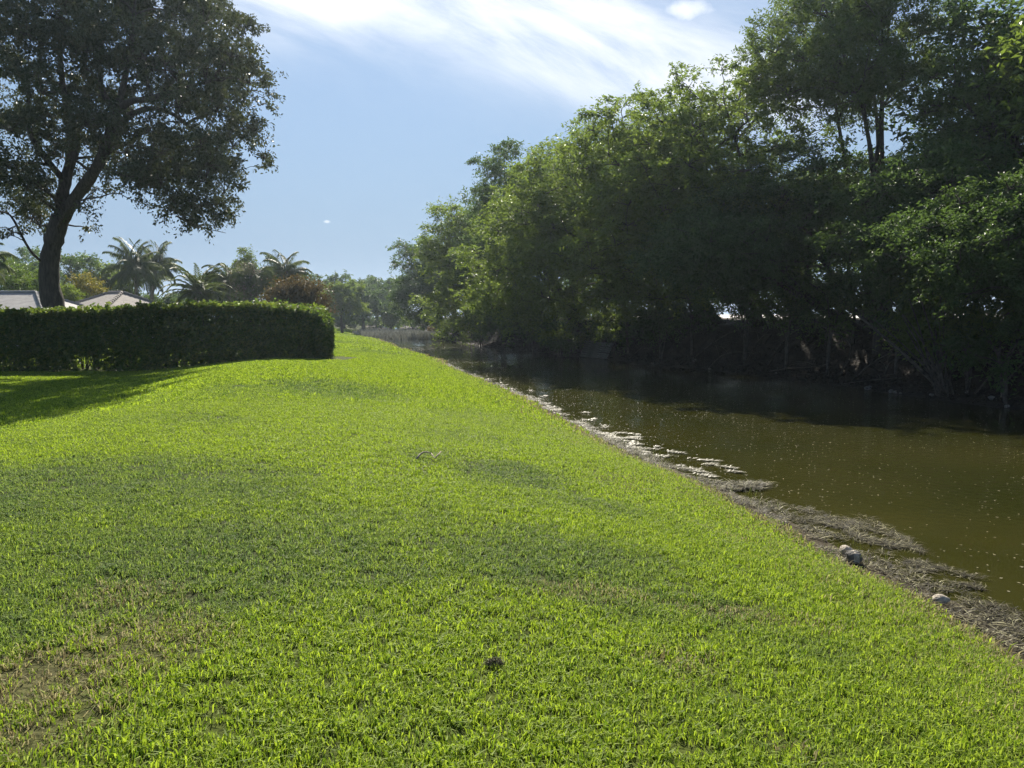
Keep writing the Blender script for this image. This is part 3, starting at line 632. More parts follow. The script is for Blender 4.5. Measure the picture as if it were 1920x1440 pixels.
def palm(label, px, py, Y, length, nf, seed, trunk_px=None, trunk_r=0.16, hang=0.5, leaf=0.55, lo=-0.5, hi=1.35, group=None, droop=1.9, stiff=0.0, nl=46, name='palm_tree', dead=4, lean=0.0, mat=None):
    r = np.random.RandomState(seed); top = at_y(px, py, Y); bx = top[0] if trunk_px is None else at_y(trunk_px, py, Y)[0]; base = np.array([bx, Y, gz(bx, Y) - 0.05])
    root = empty(name, base, label, 'palm tree', group); mb = MB(); k = np.linspace(0, 1, 12)[:, None]
    P = base + (top - base) * k; P[:, 0] += (np.sin(k[:, 0] * math.pi) * lean); R = trunk_r * (1.25 - 0.4 * k[:, 0]) * (1 + 0.04 * np.cos(np.arange(12) * math.pi)); mb.tube(P - base, R, 9); mb.build('trunk', M_BARK_PALE, root, True)
    for i in range(nf):
        f = (i + 0.5) / nf; el = hi + (lo - hi) * f ** 0.85; key = (round(length, 2), round(el * 4) / 4, round(droop, 1), round(hang, 1), round(stiff, 1), nl, round(leaf, 2))
        if key not in _fcache: _fcache[key] = frond_mesh(length, key[1], droop, nl, leaf, hang, len(_fcache), stiff)
        o = bpy.data.objects.new('frond', _fcache[key]); COL.objects.link(o); o.parent = root; o.location = tuple(top - base + np.array([0, 0, 0.05 - 0.15 * f])); o.rotation_euler = (r.normal() * 0.1, r.normal() * 0.12, i * 2.399 + r.uniform(-0.25, 0.25)); s = r.uniform(0.85, 1.1); o.scale = (s, s, s)
    if dead:
        mb = MB()
        for i in range(dead * 6):
            a = r.uniform(0, 6.28); l = length * r.uniform(0.2, 0.4); d = np.array([math.cos(a), math.sin(a), 0]); c = top - base
            mb.tube([c + d * 0.15, c + d * (0.25 + 0.12 * l) + [0, 0, -l * 0.5], c + d * (0.2 + 0.1 * l) + [0, 0, -l]], [0.05, 0.035, 0.01], 3, False)
        mb.build('dead_fronds', M_DEADLEAF, root); 
    return root
G = 'palms growing behind the hedge'
palm('coconut palm with the tallest spiky crown among the palms behind hedge', 252, 498, 74, 3.2, 36, 1, trunk_px=256, hang=0.8, leaf=1.0, droop=1.25, hi=1.55, lo=-0.7, group=G)
palm('darker coconut palm just right of the tallest palm', 294, 492, 80, 2.8, 32, 2, trunk_px=268, hang=0.9, leaf=0.95, droop=1.25, hi=1.55, lo=-0.7, group=G)
palm('slim palm with thick shaggy trunk between the two coconut palms', 283, 520, 84, 2.6, 16, 3, trunk_px=285, hang=1.0, leaf=0.6, group=G, dead=7)
palm('palm with yellowing hanging fronds left of the coconut palms', 226, 535, 90, 2.6, 16, 12, trunk_px=236, hang=0.9, leaf=0.6, group=G)
palm('date palm with low wide arching crown behind the hedge middle', 372, 548, 58, 3.3, 40, 4, trunk_r=0.3, hang=0.15, leaf=0.45, lo=-0.35, hi=1.4, group=G, droop=1.7, stiff=0.5, nl=60)
palm('feathery palm with one upright spear above the pink blossom', 428, 525, 62, 2.6, 24, 5, hang=0.8, leaf=0.6, group=G)
palm('palm with drooping fan of long green leaflets beside rusty shrub', 478, 520, 60, 2.0, 20, 6, hang=1.3, leaf=0.9, lo=-0.2, hi=1.2, group=G)
palm('feather palm leaning right above the rust coloured shrub', 535, 508, 66, 2.6, 22, 8, hang=0.8, leaf=0.75, group=G, trunk_px=525, droop=1.4, hi=1.5)
palm('palm cut off by the left edge of the photo', -32, 490, 55, 2.6, 22, 9, hang=0.9, leaf=0.7, group=G)

def generic(name, label, px_c, py_top, Y, halfw, mat, seed, py_bot=600, nleaf=14000, L=0.22, n=16, size=None, group=None, bark=M_BARK, cat='tree', flat=0.7, spread=0.35, cy=None, up=0.5, deep=1.0, sub=22):
    nleaf = int(nleaf * 0.62); L = L * 1.22; r = np.random.RandomState(seed); tp = at_y(px_c, py_top, Y); hw = halfw * Y / F; bot = at_y(px_c, py_bot, Y); base = np.array([tp[0], Y, gz(tp[0], Y) - 0.1])
    zb = max(bot[2], base[2] + 0.3); c = np.array([tp[0], Y, (tp[2] + zb) / 2]); R = np.array([hw, hw * deep, (tp[2] - zb) / 2]); size = size or min(hw, R[2]) * 0.42
    cl = ell_clumps(r, c, R - size * 0.8 if (R > size).all() else R * 0.5, n, size, 0.75)
    st_ = [([base, (base * 0.5 + c * 0.5) + r.normal(size=3) * [.2, .2, 0], c + [0, 0, R[2] * 0.3]], [0.05 * R[2] + 0.1, 0.04 * R[2] + 0.07, 0.04])]
    return tree(name, label, base, st_, cl, nleaf, L, L * 0.5, mat, r, bark, group, cat, sub=sub, spread=spread, flat=flat, up=up, twigs=0, k=7)
GB = 'trees behind the hedge'
generic('broadleaf_tree', 'round bright green tree above the left house roof', 25, 474, 62, 80, M_HEDGE, 21, 595, 20000, 0.17, n=18, group=GB)
generic('broadleaf_tree', 'dark flat topped tree showing either side of the big trunk', 80, 455, 85, 105, M_DEEP, 22, 595, 26000, 0.24, n=20, group=GB)
generic('broadleaf_tree', 'loose dark green tree right of the big trunk', 185, 468, 88, 70, M_FICUS, 23, 595, 20000, 0.24, n=16, group=GB)
generic('flowering_tree', 'small tree full of yellow orange blossom behind the brown roof', 160, 512, 66, 32, M_YELLOW, 24, 580, 7000, 0.15, n=12, group=GB)
generic('broadleaf_tree', 'pale green leafy bush close to the right side of trunk', 132, 525, 60, 18, M_LIME, 25, 582, 4000, 0.14, n=8, group=GB)
generic('broadleaf_tree', 'dark low tree filling the gap beneath the coconut palms', 250, 538, 95, 85, M_DEEP, 26, 600, 18000, 0.26, n=14, group=GB)
generic('broadleaf_tree', 'dense green shrub mass between the palms and date palm', 335, 543, 92, 65, M_DEEP, 27, 600, 14000, 0.26, n=12, group=GB)
generic('cone_tree', 'small pointed green tree rising above the pink blossom', 458, 458, 72, 20, M_LIME, 28, 560, 6000, 0.17, n=10, group=GB)
generic('cone_tree', 'pointed dark green tree left of the leaning feather palm', 503, 472, 72, 18, M_DEEP, 29, 560, 5000, 0.17, n=9, group=GB)
generic('flowering_tree', 'airy tree with pale pink blossom between the palms', 468, 485, 60, 42, M_PINK, 30, 575, 9000, 0.15, n=16, group=GB)
generic('broadleaf_tree', 'dark green tree behind the pink blossom and feather palms', 430, 497, 78, 80, M_DEEP, 31, 600, 26000, 0.22, n=18, group=GB)
generic('broadleaf_tree', 'dark bushy tree behind the feather palm and hedge end', 535, 506, 80, 60, M_DEEP, 32, 600, 20000, 0.22, n=14, group=GB)
generic('rusty_shrub', 'big rounded rust brown shrub behind the right end of hedge', 556, 516, 46, 58, M_RUST, 33, 610, 26000, 0.13, n=26, cat='shrub', group=None, deep=0.8, up=0.2)
generic('broadleaf_tree', 'feathery green tree with a low bare limb beside the rust shrub', 640, 525, 100, 52, M_FICUS, 34, 608, 20000, 0.26, n=16, group='trees at the far end of the lawn')
generic('broadleaf_tree', 'flat topped tree on the skyline left of the sky notch', 612, 502, 130, 66, M_DEEP, 35, 612, 24000, 0.34, n=18, group='trees at the far end of the lawn')
generic('broadleaf_tree', 'wide green tree at far end of lawn right of low bare limb', 680, 520, 118, 50, M_DEEP, 36, 616, 22000, 0.30, n=16, group='trees at the far end of the lawn')
generic('broadleaf_tree', 'low bright bush hanging over the pale reed bed', 735, 568, 118, 30, M_FICUS, 37, 622, 9000, 0.26, n=9, cat='bush')
generic('broadleaf_tree', 'hazy dark tree closing the end of the canal', 730, 512, 142, 64, M_DEEP, 38, 622, 22000, 0.38, n=16, group='trees at the far end of the lawn')
generic('broadleaf_tree', 'tall hazy dark tree behind the reed bed at the canal end', 800, 488, 150, 74, M_DEEP, 39, 622, 20000, 0.40, n=16, group='trees at the far end of the lawn')
generic('broadleaf_tree', 'hazy tree on the skyline straight above the hedge end', 665, 515, 160, 80, M_DEEP, 40, 618, 20000, 0.40, n=16, group='trees at the far end of the lawn')

generic('low_bush', 'low dark bush under the trees just right of the hedge end', 645, 588, 124, 40, M_DEEP, 41, 618, 9000, 0.26, n=14, cat='bush')
generic('low_bush', 'low dark bush behind the left part of the pale reed bed', 705, 590, 130, 42, M_DEEP, 42, 622, 9000, 0.26, n=14, cat='bush')
generic('low_bush', 'low dark bush behind the right part of the pale reed bed', 775, 588, 134, 45, M_DEEP, 43, 625, 9000, 0.26, n=14, cat='bush')

# ================================================================== houses
M_ROOF = rough_mat('grey_roof', (0.24, 0.23, 0.225), (0.36, 0.345, 0.335), 1.5, 0.8, 0.2, stretch=(1, 1, 6))
M_ROOF2 = rough_mat('brown_shingle_roof', (0.20, 0.18, 0.165), (0.31, 0.28, 0.255), 2.5, 0.85, 0.3, stretch=(1, 1, 8))
M_STUCCO = rough_mat('cream_stucco', (0.55, 0.52, 0.46), (0.66, 0.62, 0.55), 2.0, 0.9, 0.1)
M_FASCIA = rough_mat('fascia_paint', (0.45, 0.42, 0.38), (0.55, 0.52, 0.47), 2.0, 0.7, 0)
M_GUTTER = rough_mat('dark_gutter', (0.04, 0.04, 0.04), (0.07, 0.07, 0.07), 2.0, 0.6, 0)
M_GLASS = rough_mat('window_glass', (0.03, 0.035, 0.04), (0.05, 0.055, 0.06), 1.0, 0.1, 0)
def house(label, corner, ang, wx, wy, eave, rise, roof_m, gutter_m, seed, tiles=0):
    """corner: nearest front-right corner; local x runs left along the front, local y runs back"""
    z0 = gz(corner[0], corner[1]); root = empty('house', (corner[0], corner[1], z0), label, 'house', rz=ang)
    e, h = eave - z0, eave - z0 + rise; o = 0.5; mb = MB(); t = 0.15
    mb.box((-wx / 2, wy / 2, e / 2 - 0.1), (wx, wy, e - 0.1)); mb.build('wall', M_STUCCO, root)
    d = min(wx, wy) / 2 + o; X0, X1, Y0, Y1 = -wx - o, o, -o, wy + o
    if wx > wy: r0, r1 = (X0 + d, (Y0 + Y1) / 2, h), (X1 - d, (Y0 + Y1) / 2, h)
    else: r0, r1 = ((X0 + X1) / 2, Y0 + d, h), ((X0 + X1) / 2, Y1 - d, h)
    a, b, c, dd = (X0, Y0, e), (X1, Y0, e), (X1, Y1, e), (X0, Y1, e); v = [a, b, c, dd, r0, r1]
    mb = MB()
    if wx > wy: mb.add(v, [[0, 1, 5, 4], [2, 3, 4, 5]], [[1, 2, 5], [3, 0, 4]])
    else: mb.add(v, [[1, 2, 5, 4], [3, 0, 4, 5]], [[0, 1, 4], [2, 3, 5]])
    mb.add([(x, y, z - 0.02) for x, y, z in (a, b, c, dd)], [[0, 3, 2, 1]])
    rf = mb.build('roof', roof_m, root)
    hips = [(a, r0), (b, r1 if wx > wy else r0), (c, r1), (dd, r0 if wx > wy else r1), (r0, r1)]
    for p, q in hips:
        p, q = np.array(p), np.array(q); ln = np.linalg.norm(q - p); n = int(ln / 0.33); 
        for i in range(n):
            m_ = MB(); s0, s1 = p + (q - p) * i / n, p + (q - p) * (i + 1.1) / n; m_.tube([s0 + [0, 0, .03], s1 + [0, 0, .02]], [0.13, 0.09], 6); m_.build('ridge_tile', roof_m, rf)
    mb = MB()
    for (p, q) in ((a, b), (b, c), (c, dd), (dd, a)):
        p, q = np.array(p), np.array(q); m = (p + q) / 2; l = np.linalg.norm((q - p)[:2]); mb.box((m[0], m[1], e - 0.13), (abs(q[0] - p[0]) + 0.06, abs(q[1] - p[1]) + 0.06, 0.2))
    mb.build('fascia', gutter_m, root)
    for fx in (0.2, 0.5, 0.8):
        mb = MB(); mb.box((-wx * fx, -0.03, e * 0.55), (1.5, 0.1, 1.1)); w = mb.build('window', M_FASCIA, root); mb = MB(); mb.box((-wx * fx, -0.09, e * 0.55), (1.3, 0.04, 0.95)); mb.build('pane', M_GLASS, w)
c1 = at_y(86, 581, 50); house('low pale grey hip roofed house at the left edge behind hedge', (c1[0] - .3, 50), math.radians(-8), 16, 4.4, c1[2], 1.25, M_ROOF, M_FASCIA, 1)
c3 = at_y(98, 570, 62); house('house wing with tan tiled roof seen between grey roof and trunk', (c3[0] + 0.3, 64), math.radians(-4), 7, 6, c3[2] - 0.25, 0.9, M_ROOF2, M_FASCIA, 3)
c2 = at_y(207, 576, 52); house('house with brown hip roof and dark gutter right of the trunk', (c2[0], 52), math.radians(-35), 5.6, 3.7, c2[2], 1.1, M_ROOF2, M_GUTTER, 2)

# ================================================================== RIGHT: trees along the far bank
GR = 'trees along the far bank of the canal'
def bank_tree(label, px, py, t_c, t_b, rad, seed, mat, nleaf, L=0.17, zbot=3.6, n=30, size=1.5, flat=0.5, up=0.75, droop=0.5, bark=M_BARK, extra=(), stretch=1.0, spread=0.38, name='canal_tree', nstem=3, sub=24, shell=0.5, ztop=None):
    """crown apex at the pixel, at cross-canal distance t_c; trunk foot at t_b on the bank"""
    nleaf = int(nleaf * 0.80); L = L * 1.08; r = np.random.RandomState(seed); top = at_t(px, py, t_c); s, _ = st(top[0], top[1]); bx, by = xy(s + r.uniform(-0.5, 0.5), float(tf(s)) + t_b + 1.7); base = np.array([bx, by, gz(bx, by) - 0.2])
    h = top[2]; zc = (h + zbot) / 2; c = np.array([top[0], top[1], zc]); R = np.array([rad, rad * stretch, (h - zbot) / 2])
    # ellipsoid in canal axes
    cl = []
    for cc, rr in ell_clumps(r, (0, 0, 0), (R - size * 0.5) * [1, 1, 1], n, size, flat, 0.42):
        cc = np.array([cc[0] * V[0] + cc[1] * U[0], cc[0] * V[1] + cc[1] * U[1], cc[2] * (1 - 0.0)]) + c
        cc[2] = max(cc[2], zbot + r.uniform(0.2, 1.5))
        if r.uniform() < 0.3 * (cc[2] < zc): cc[2] -= r.uniform(0, 0.8)
        cl.append((cc, rr))
    cl += list(extra)
    stems = []
    fork = base * 0.6 + c * 0.4; fork[2] = base[2] + (h - base[2]) * 0.28
    for i in range(nstem):
        e = c + np.clip(r.normal(size=3), -1, 1) * R * [0.4, 0.4, 0.12] + [0, 0, R[2] * 0.45]; b0 = base + r.normal(size=3) * [0.25, 0.25, 0]
        e[2] = min(e[2], h - 1.0); m1 = b0 * 0.7 + fork * 0.3 + r.normal(size=3) * [.2, .2, 0]; m2 = fork + r.normal(size=3) * [.5, .5, .2]; rr = (0.17 if nstem > 3 else 0.25) * h / 15
        stems.append(([b0, m1, m2, m2 * 0.5 + e * 0.5 + r.normal(size=3) * .4, e], [rr, rr * .8, rr * .62, rr * .4, rr * .15]))
    return tree(name, label, base, stems, cl, nleaf, L, L * 0.45, mat, r, bark, GR, sub=sub, spread=spread, flat=0.55, up=up, droop=droop, twigs=1, limb=0.14, shell=shell)

bank_tree('tallest tree on the far bank, its crown reaching the top of the photo', 1590, -70, 19.0, 2.6, 4.1, 201, M_TALL, 95000, L=0.125, zbot=9.6, n=60, size=1.05, flat=0.8, up=0.3, droop=0.45, spread=0.24, nstem=5, stretch=0.9, sub=30)
bank_tree('tall airy tree at the right edge with sky showing around its crown', 1838, 48, 19.5, 3.0, 2.1, 202, M_TALL, 30000, L=0.115, zbot=5.0, n=44, size=0.85, flat=0.6, up=0.4, spread=0.22, sub=28)
bank_tree('thin twiggy tree cut off by the right edge of the photo', 1965, 70, 20.5, 3.5, 2.4, 203, M_TALL, 5000, L=0.075, zbot=6, n=30, size=0.8, up=0.3, spread=0.22, sub=28)
bank_tree('broad layered tree with yellow green top left of the tallest tree', 1340, 98, 14.8, 1.8, 4.8, 204, M_FICUS, 88000, zbot=2.6, n=110, size=1.2, L=0.145, spread=0.24, sub=30)
bank_tree('wide drooping tree spilling out over the water in mid canal', 1205, 148, 12.8, 2.2, 4.3, 205, M_FICUS, 60000, zbot=2.0, n=80, size=1.15, L=0.16, spread=0.26, sub=30)
bank_tree('spreading tree behind the narrow dark one, crown sloping down left', 1100, 205, 11.6, 2.2, 4.2, 206, M_FICUS, 46000, zbot=1.2, n=66, size=1.2, L=0.18, spread=0.30, sub=28)
bank_tree('narrow dark tree whose knobbly top stands above its neighbours', 940, 262, 10.0, 2.0, 3.1, 207, M_DEEP, 60000, zbot=1.0, n=52, size=1.0, L=0.17, flat=0.85, up=0.3, spread=0.28)
bank_tree('dense mid green tree filling under the knobbly dark top', 1000, 300, 9.4, 2.4, 3.8, 208, M_FICUS, 46000, zbot=0.9, n=54, size=1.25, L=0.17, spread=0.32)
bank_tree('lighter green tree left of the knobbly dark tree', 868, 365, 8.2, 2.4, 4.0, 209, M_FICUS, 42000, zbot=0.6, n=50, size=1.4, L=0.22, spread=0.38)
bank_tree('leftmost of bank trees, trailing branches almost to the water', 785, 432, 6.9, 2.5, 4.0, 210, M_DEEP, 40000, zbot=0.5, n=50, size=1.4, L=0.26, spread=0.42)
bank_tree('leafy tree mass right below the tallest crown beside gaps of sky', 1470, 262, 16.2, 2.0, 3.4, 211, M_DEEP, 50000, zbot=3.2, n=50, size=1.05, L=0.125, spread=0.24, sub=28)
bank_tree('layered dark tree under the airy right edge tree', 1790, 270, 17.2, 1.8, 3.3, 212, M_DEEP, 72000, zbot=3.1, n=64, size=1.0, L=0.105, spread=0.21, sub=30)
bank_tree('dark leafy tree in the lower right corner of the wood', 1910, 300, 16.4, 1.8, 3.3, 213, M_DEEP, 60000, zbot=2.4, n=54, size=1.0, L=0.105, spread=0.21, sub=30)
bank_tree('low leafy tree between the mid canal and tallest trees', 1350, 360, 13.6, 1.7, 3.4, 214, M_DEEP, 56000, zbot=2.9, n=50, size=1.0, L=0.12, spread=0.24, sub=28)

# second row, further from the water: copies of three trees, their own places and turns
def copy_tree(o, loc, rz, sc_, label, group):
    c = o.copy(); COL.objects.link(c); c.location = loc; c.rotation_euler = (0, 0, rz); c.scale = (sc_,) * 3; c['label'] = label; c['group'] = group
    for ch in o.children:
        d = ch.copy(); COL.objects.link(d); d.parent = c
    return c
def plain_tree(seed, label, loc, h, rad, mat, nleaf, zb):
    r = np.random.RandomState(seed); base = np.array(loc, float); c = base + [0, 0, (h + zb) / 2]; R = np.array([rad, rad, (h - zb) / 2])
    cl = ell_clumps(r, c, R - 0.7, 36, 1.45, 0.6, 0.42)
    stems = [([base, base + [.1, 0, zb * .6], base + [.2, .1, zb], c + r.normal(size=3) * .8 + [0, 0, R[2] * .4]], [0.3, 0.24, 0.2, 0.05]), ([base + [.1, 0, zb * .7], base + [-.8, .3, zb * 1.2], c + [-1.2, .8, R[2] * .2]], [0.16, 0.13, 0.04])]
    return tree('wood_tree', label, base, stems, cl, nleaf, 0.24, 0.12, mat, r, M_BARK, None, sub=24, spread=0.45, flat=0.6, up=0.6, twigs=1)
GW = 'second row of trees deeper in the wood'
spots = [(10, 26, 11.5), (17, 28, 10.5), (22, 25.5, 9), (28, 28, 7.5), (34, 25, 7.5), (40, 28, 8.5), (47, 24.5, 13), (55, 26, 13.5), (63, 23, 13.5), (72, 24, 13), (82, 22, 12), (94, 21, 11.5), (107, 20, 10.5), (120, 19, 10), (4, 25, 12), (44, 23, 9), (53, 21.5, 12), (67, 20, 12.5), (133, 15, 10), (140, 8, 9.5)]
words = ['behind the airy right edge tree', 'behind the layered dark tree', 'behind the tallest tree, right side', 'behind the tallest tree', 'behind the gaps of sky', 'behind the low leafy tree', 'behind the broad layered tree', 'behind the wide drooping tree', 'behind the sloping crown', 'behind the knobbly dark tree', 'behind the lighter green tree', 'behind the leftmost bank tree', 'at the far end of the wood', 'beyond the reed bed', 'beyond the right edge', 'close behind the broad layered tree', 'close behind the wide drooping tree', 'close behind the knobbly top', 'right of the canal end', 'closing off the canal end']
protos = []
for i, (s, t, h) in enumerate(spots):
    t = float(tf(s)) + (4.6 if i % 2 else 6.2)
    x, y = xy(s, t); z = gz(x, y) - 0.15; lab = 'shaded wood tree ' + words[i]
    if i < 3:
        o = plain_tree(300 + i, lab, (x, y, z), 11.0 + i * 0.5, 4.2, [M_DEEP, M_FICUS, M_DEEP][i], 22000, 3.0); o['group'] = GW; protos.append((o, 11.0 + i * 0.5))
    else:
        p, ph = protos[i % 3]; copy_tree(p, (x, y, z), i * 1.7, h / ph, lab, GW)

def thicket():
    r = np.random.RandomState(55); n = 45000; s = r.uniform(-6, 150, n); dt = r.uniform(10.5, 13.5, n) + r.normal(0, .3, n); t = tf(s) + dt; x, y = xy(s, t)
    hi = 6.4 + 1.4 * wav(x, y, 7, 0, 8); lo = np.where((s > 14) & (s < 52), 3.35 + 0.25 * wav(x, y, 3, 6, 8), 2.3); z = lo + (hi - lo) * r.uniform(0, 1, n); z = z + 0.12 * r.normal(size=n)
    v, q = leaves(np.stack([x, y, z], -1), None, r, 0.34, 0.17, 0.5, 0.4); o = mesh_obj('thicket', v, q, M_DEEP, None, False, dict(tint=np.repeat(r.uniform(0, 1, n), 4))); tag(o, 'dense shaded undergrowth deep in the wood beyond the bank', 'undergrowth', kind='stuff')
thicket()

# understorey shrubs on the bank top
def shrub(label, px, py, t, w, h, seed, mat, nleaf=7000, L=0.14, name='bank_shrub', hang=0.0):
    r = np.random.RandomState(seed); p = at_t(px, py, t); ss, _ = st(p[0], p[1]); p = at_t(px, py, min(t, float(tf(ss)) + 1.2)); x, y = p[0], p[1]; zt = p[2]; g = gz(x, y); base = np.array([x, y, g]); zb = max(zt - h, 0.35); c = np.array([x, y, (zt + zb) / 2])
    cl = []
    for cc, rr in ell_clumps(r, (0, 0, 0), (w, w * 0.5, (zt - zb) / 2 * 0.8), 12, 0.55, 0.7):
        cl.append((np.array([cc[1] * V[0] + cc[0] * U[0], cc[1] * V[1] + cc[0] * U[1], cc[2]]) + c, rr))
    stems = [([base, base * .5 + c * .5 + r.normal(size=3) * .1, c + r.normal(size=3) * [.4, .4, .1]], [0.05, 0.035, 0.01]) for _ in range(3)]
    tree(name, label, base, stems, cl, nleaf, L, L * .45, mat, r, M_TWIG, 'shrubs growing on top of the far bank', 'shrub', sub=18, spread=0.24, up=0.5, droop=0.5, twigs=2, limb=0.04)
shr = [(1560, 480, 19, 2.2, 3.2, M_TALL, 'pale leafed shrub under the tallest tree'), (1480, 490, 18.5, 2.0, 2.9, M_DEEP, 'dark shrub left of the pale leafed shrub'), (1690, 450, 19, 2.4, 3.4, M_DEEP, 'dark shrub behind the big fan palm'), (1830, 440, 18, 2.2, 4.6, M_FICUS, 'wide shrub reaching low at the right'),
       (1900, 500, 17.5, 1.8, 3.6, M_DEEP, 'dark shrub at the right edge of the photo'), (1760, 560, 17.8, 1.5, 2.0, M_FICUS, 'small shrub just above the stalk clump'), (1400, 480, 17.5, 2.2, 3.0, M_DEEP, 'dark shrub above the bright gap'), (1300, 520, 16.8, 2.0, 2.6, M_DEEP, 'drooping shrub left of the bright gap'),
       (1180, 500, 15.2, 2.4, 3.4, M_FICUS, 'sunlit leafy shrub overhanging the striped board'), (1090, 520, 15.4, 2.2, 4.2, M_FICUS, 'pale shrub with sunlit tip over the water'), (1150, 590, 15.8, 1.8, 1.8, M_DEEP, 'low shrub above the striped board'), (1000, 560, 14.8, 2.6, 4.6, M_DEEP, 'shrub hanging to the water below the knobbly dark tree'),
       (900, 570, 13.2, 3.0, 4.8, M_DEEP, 'shrub hanging to the water in the middle distance'), (850, 590, 12.2, 3.2, 4.2, M_FICUS, 'bright leafed shrub dipping into far water'), (1050, 600, 16.2, 2.4, 3.0, M_DEEP, 'dark shrub between two trunks above the bank'), (1240, 560, 17.8, 2.0, 2.4, M_DEEP, 'shrub behind the drooping one')]
for i, (px, py, t, w, h, m_, lab) in enumerate(shr): shrub(lab, px, py, t, w, h, 400 + i, m_)
shrub('pinkish low bush on the bank right of the reed bed', 830, 605, 11.0, 3.0, 2.2, 430, M_RUST, 5000, 0.2); 

# saplings and palms in the wood's edge
def sapling(label, foot_px, pts_px, t, seed, r0=0.07, leafy=None):
    r = np.random.RandomState(seed); P = [at_t(px, py, t + 2.8 + 0.15 * i) for i, (px, py) in enumerate(pts_px)]; b = P[0].copy(); b[2] = gz(b[0], b[1]); P = [b] + P
    root = empty('sapling', b, label, 'sapling', 'slim bare trunks at the wood edge'); mb = MB(); P = np.array(P); kk = np.linspace(0, len(P) - 1, 16); Q = np.stack([np.interp(kk, np.arange(len(P)), P[:, i]) for i in range(3)], -1)
    for _ in range(2): Q[1:-1] = (Q[:-2] + 2 * Q[1:-1] + Q[2:]) / 4
    mb.tube(Q - b, np.linspace(r0, r0 * 0.4, 16), 6); mb.build('trunk', M_BARK_PALE, root, True)
    tip = Q[-1]
    for i in range(leafy or 9):
        key = ('sap', i % 3)
        if key not in _fcache: _fcache[key] = frond_mesh(0.9, 0.5 - 0.3 * (i % 3), 1.6, 16, 0.36, 0.4, 70 + i)
        o = bpy.data.objects.new('leaf_frond', _fcache[key]); COL.objects.link(o); o.parent = root; o.location = tuple(tip - b); o.rotation_euler = (0, r.normal() * .15, i * 2.4)
sapling('curved pale sapling with an umbrella of leaves under tallest tree', 1560, [(1570, 590), (1562, 520), (1552, 480), (1553, 430)], 16.6, 1, leafy=14)
sapling('slim dark trunk leaning left beside the curved sapling', 1600, [(1602, 590), (1600, 530), (1585, 480), (1578, 440)], 17.2, 2)
sapling('thin trunk bent left above the fan palm', 1640, [(1645, 560), (1640, 510), (1628, 480), (1612, 430)], 17.0, 3, 0.05)
sapling('thin curved trunk at the left of the slim trunks', 1545, [(1600, 600), (1560, 580), (1535, 545)], 16.4, 4, 0.045)

def fan_palm(label, px, py, t, R, nf, seed, dead=False, up0=-0.5, group=None):
    r = np.random.RandomState(seed); c = at_t(px, py, t + 2.4); b = np.array([c[0], c[1], gz(c[0], c[1])]); root = empty('fan_palm', b, label, 'palm tree', group); mb = MB(); mb.tube(np.array([b, b * .5 + c * .5, c]) - b, [0.16, 0.14, 0.12], 8); mb.build('trunk', M_BARK, root)
    for i in range(nf):
        a = i * 2.4; el = r.uniform(up0, 1.2); d = np.array([math.cos(a) * math.cos(el), math.sin(a) * math.cos(el), math.sin(el)]); st0 = c - b; tip = st0 + d * R * 0.6; m2 = MB(); m2.tube([st0, (st0 + tip) / 2 + [0, 0, .05], tip], [0.015, 0.012, 0.01], 3, False)
        side = np.cross(d, [0, 0, 1.0]); side /= np.linalg.norm(side); nrm = np.cross(side, d); nl = 26; V_, Q = [], []
        for j in range(nl):
            an = (j / (nl - 1) - 0.5) * 4.2; e = d * math.cos(an) + side * math.sin(an); e = e + np.array([0, 0, -0.25]); l = R * 0.5 * r.uniform(0.85, 1.1); w = np.cross(e, nrm) * 0.028; p0 = tip; p1 = tip + e * l * 0.5; p2 = tip + e * l - np.array([0, 0, 0.2 * l]); n = len(V_); V_ += [p0, p1 + w, p2, p1 - w]; Q.append((n, n + 1, n + 2, n + 3))
        m2.add(V_, Q); me = m2.build('frond', M_DEADLEAF if dead else M_PALM, root)
fan_palm('fan palm with a skirt of dead grey leaves at wood edge', 1650, 505, 16.6, 1.5, 16, 1)
fan_palm('drooping fan palm right of the dead skirted one', 1715, 530, 16.8, 1.4, 15, 2)

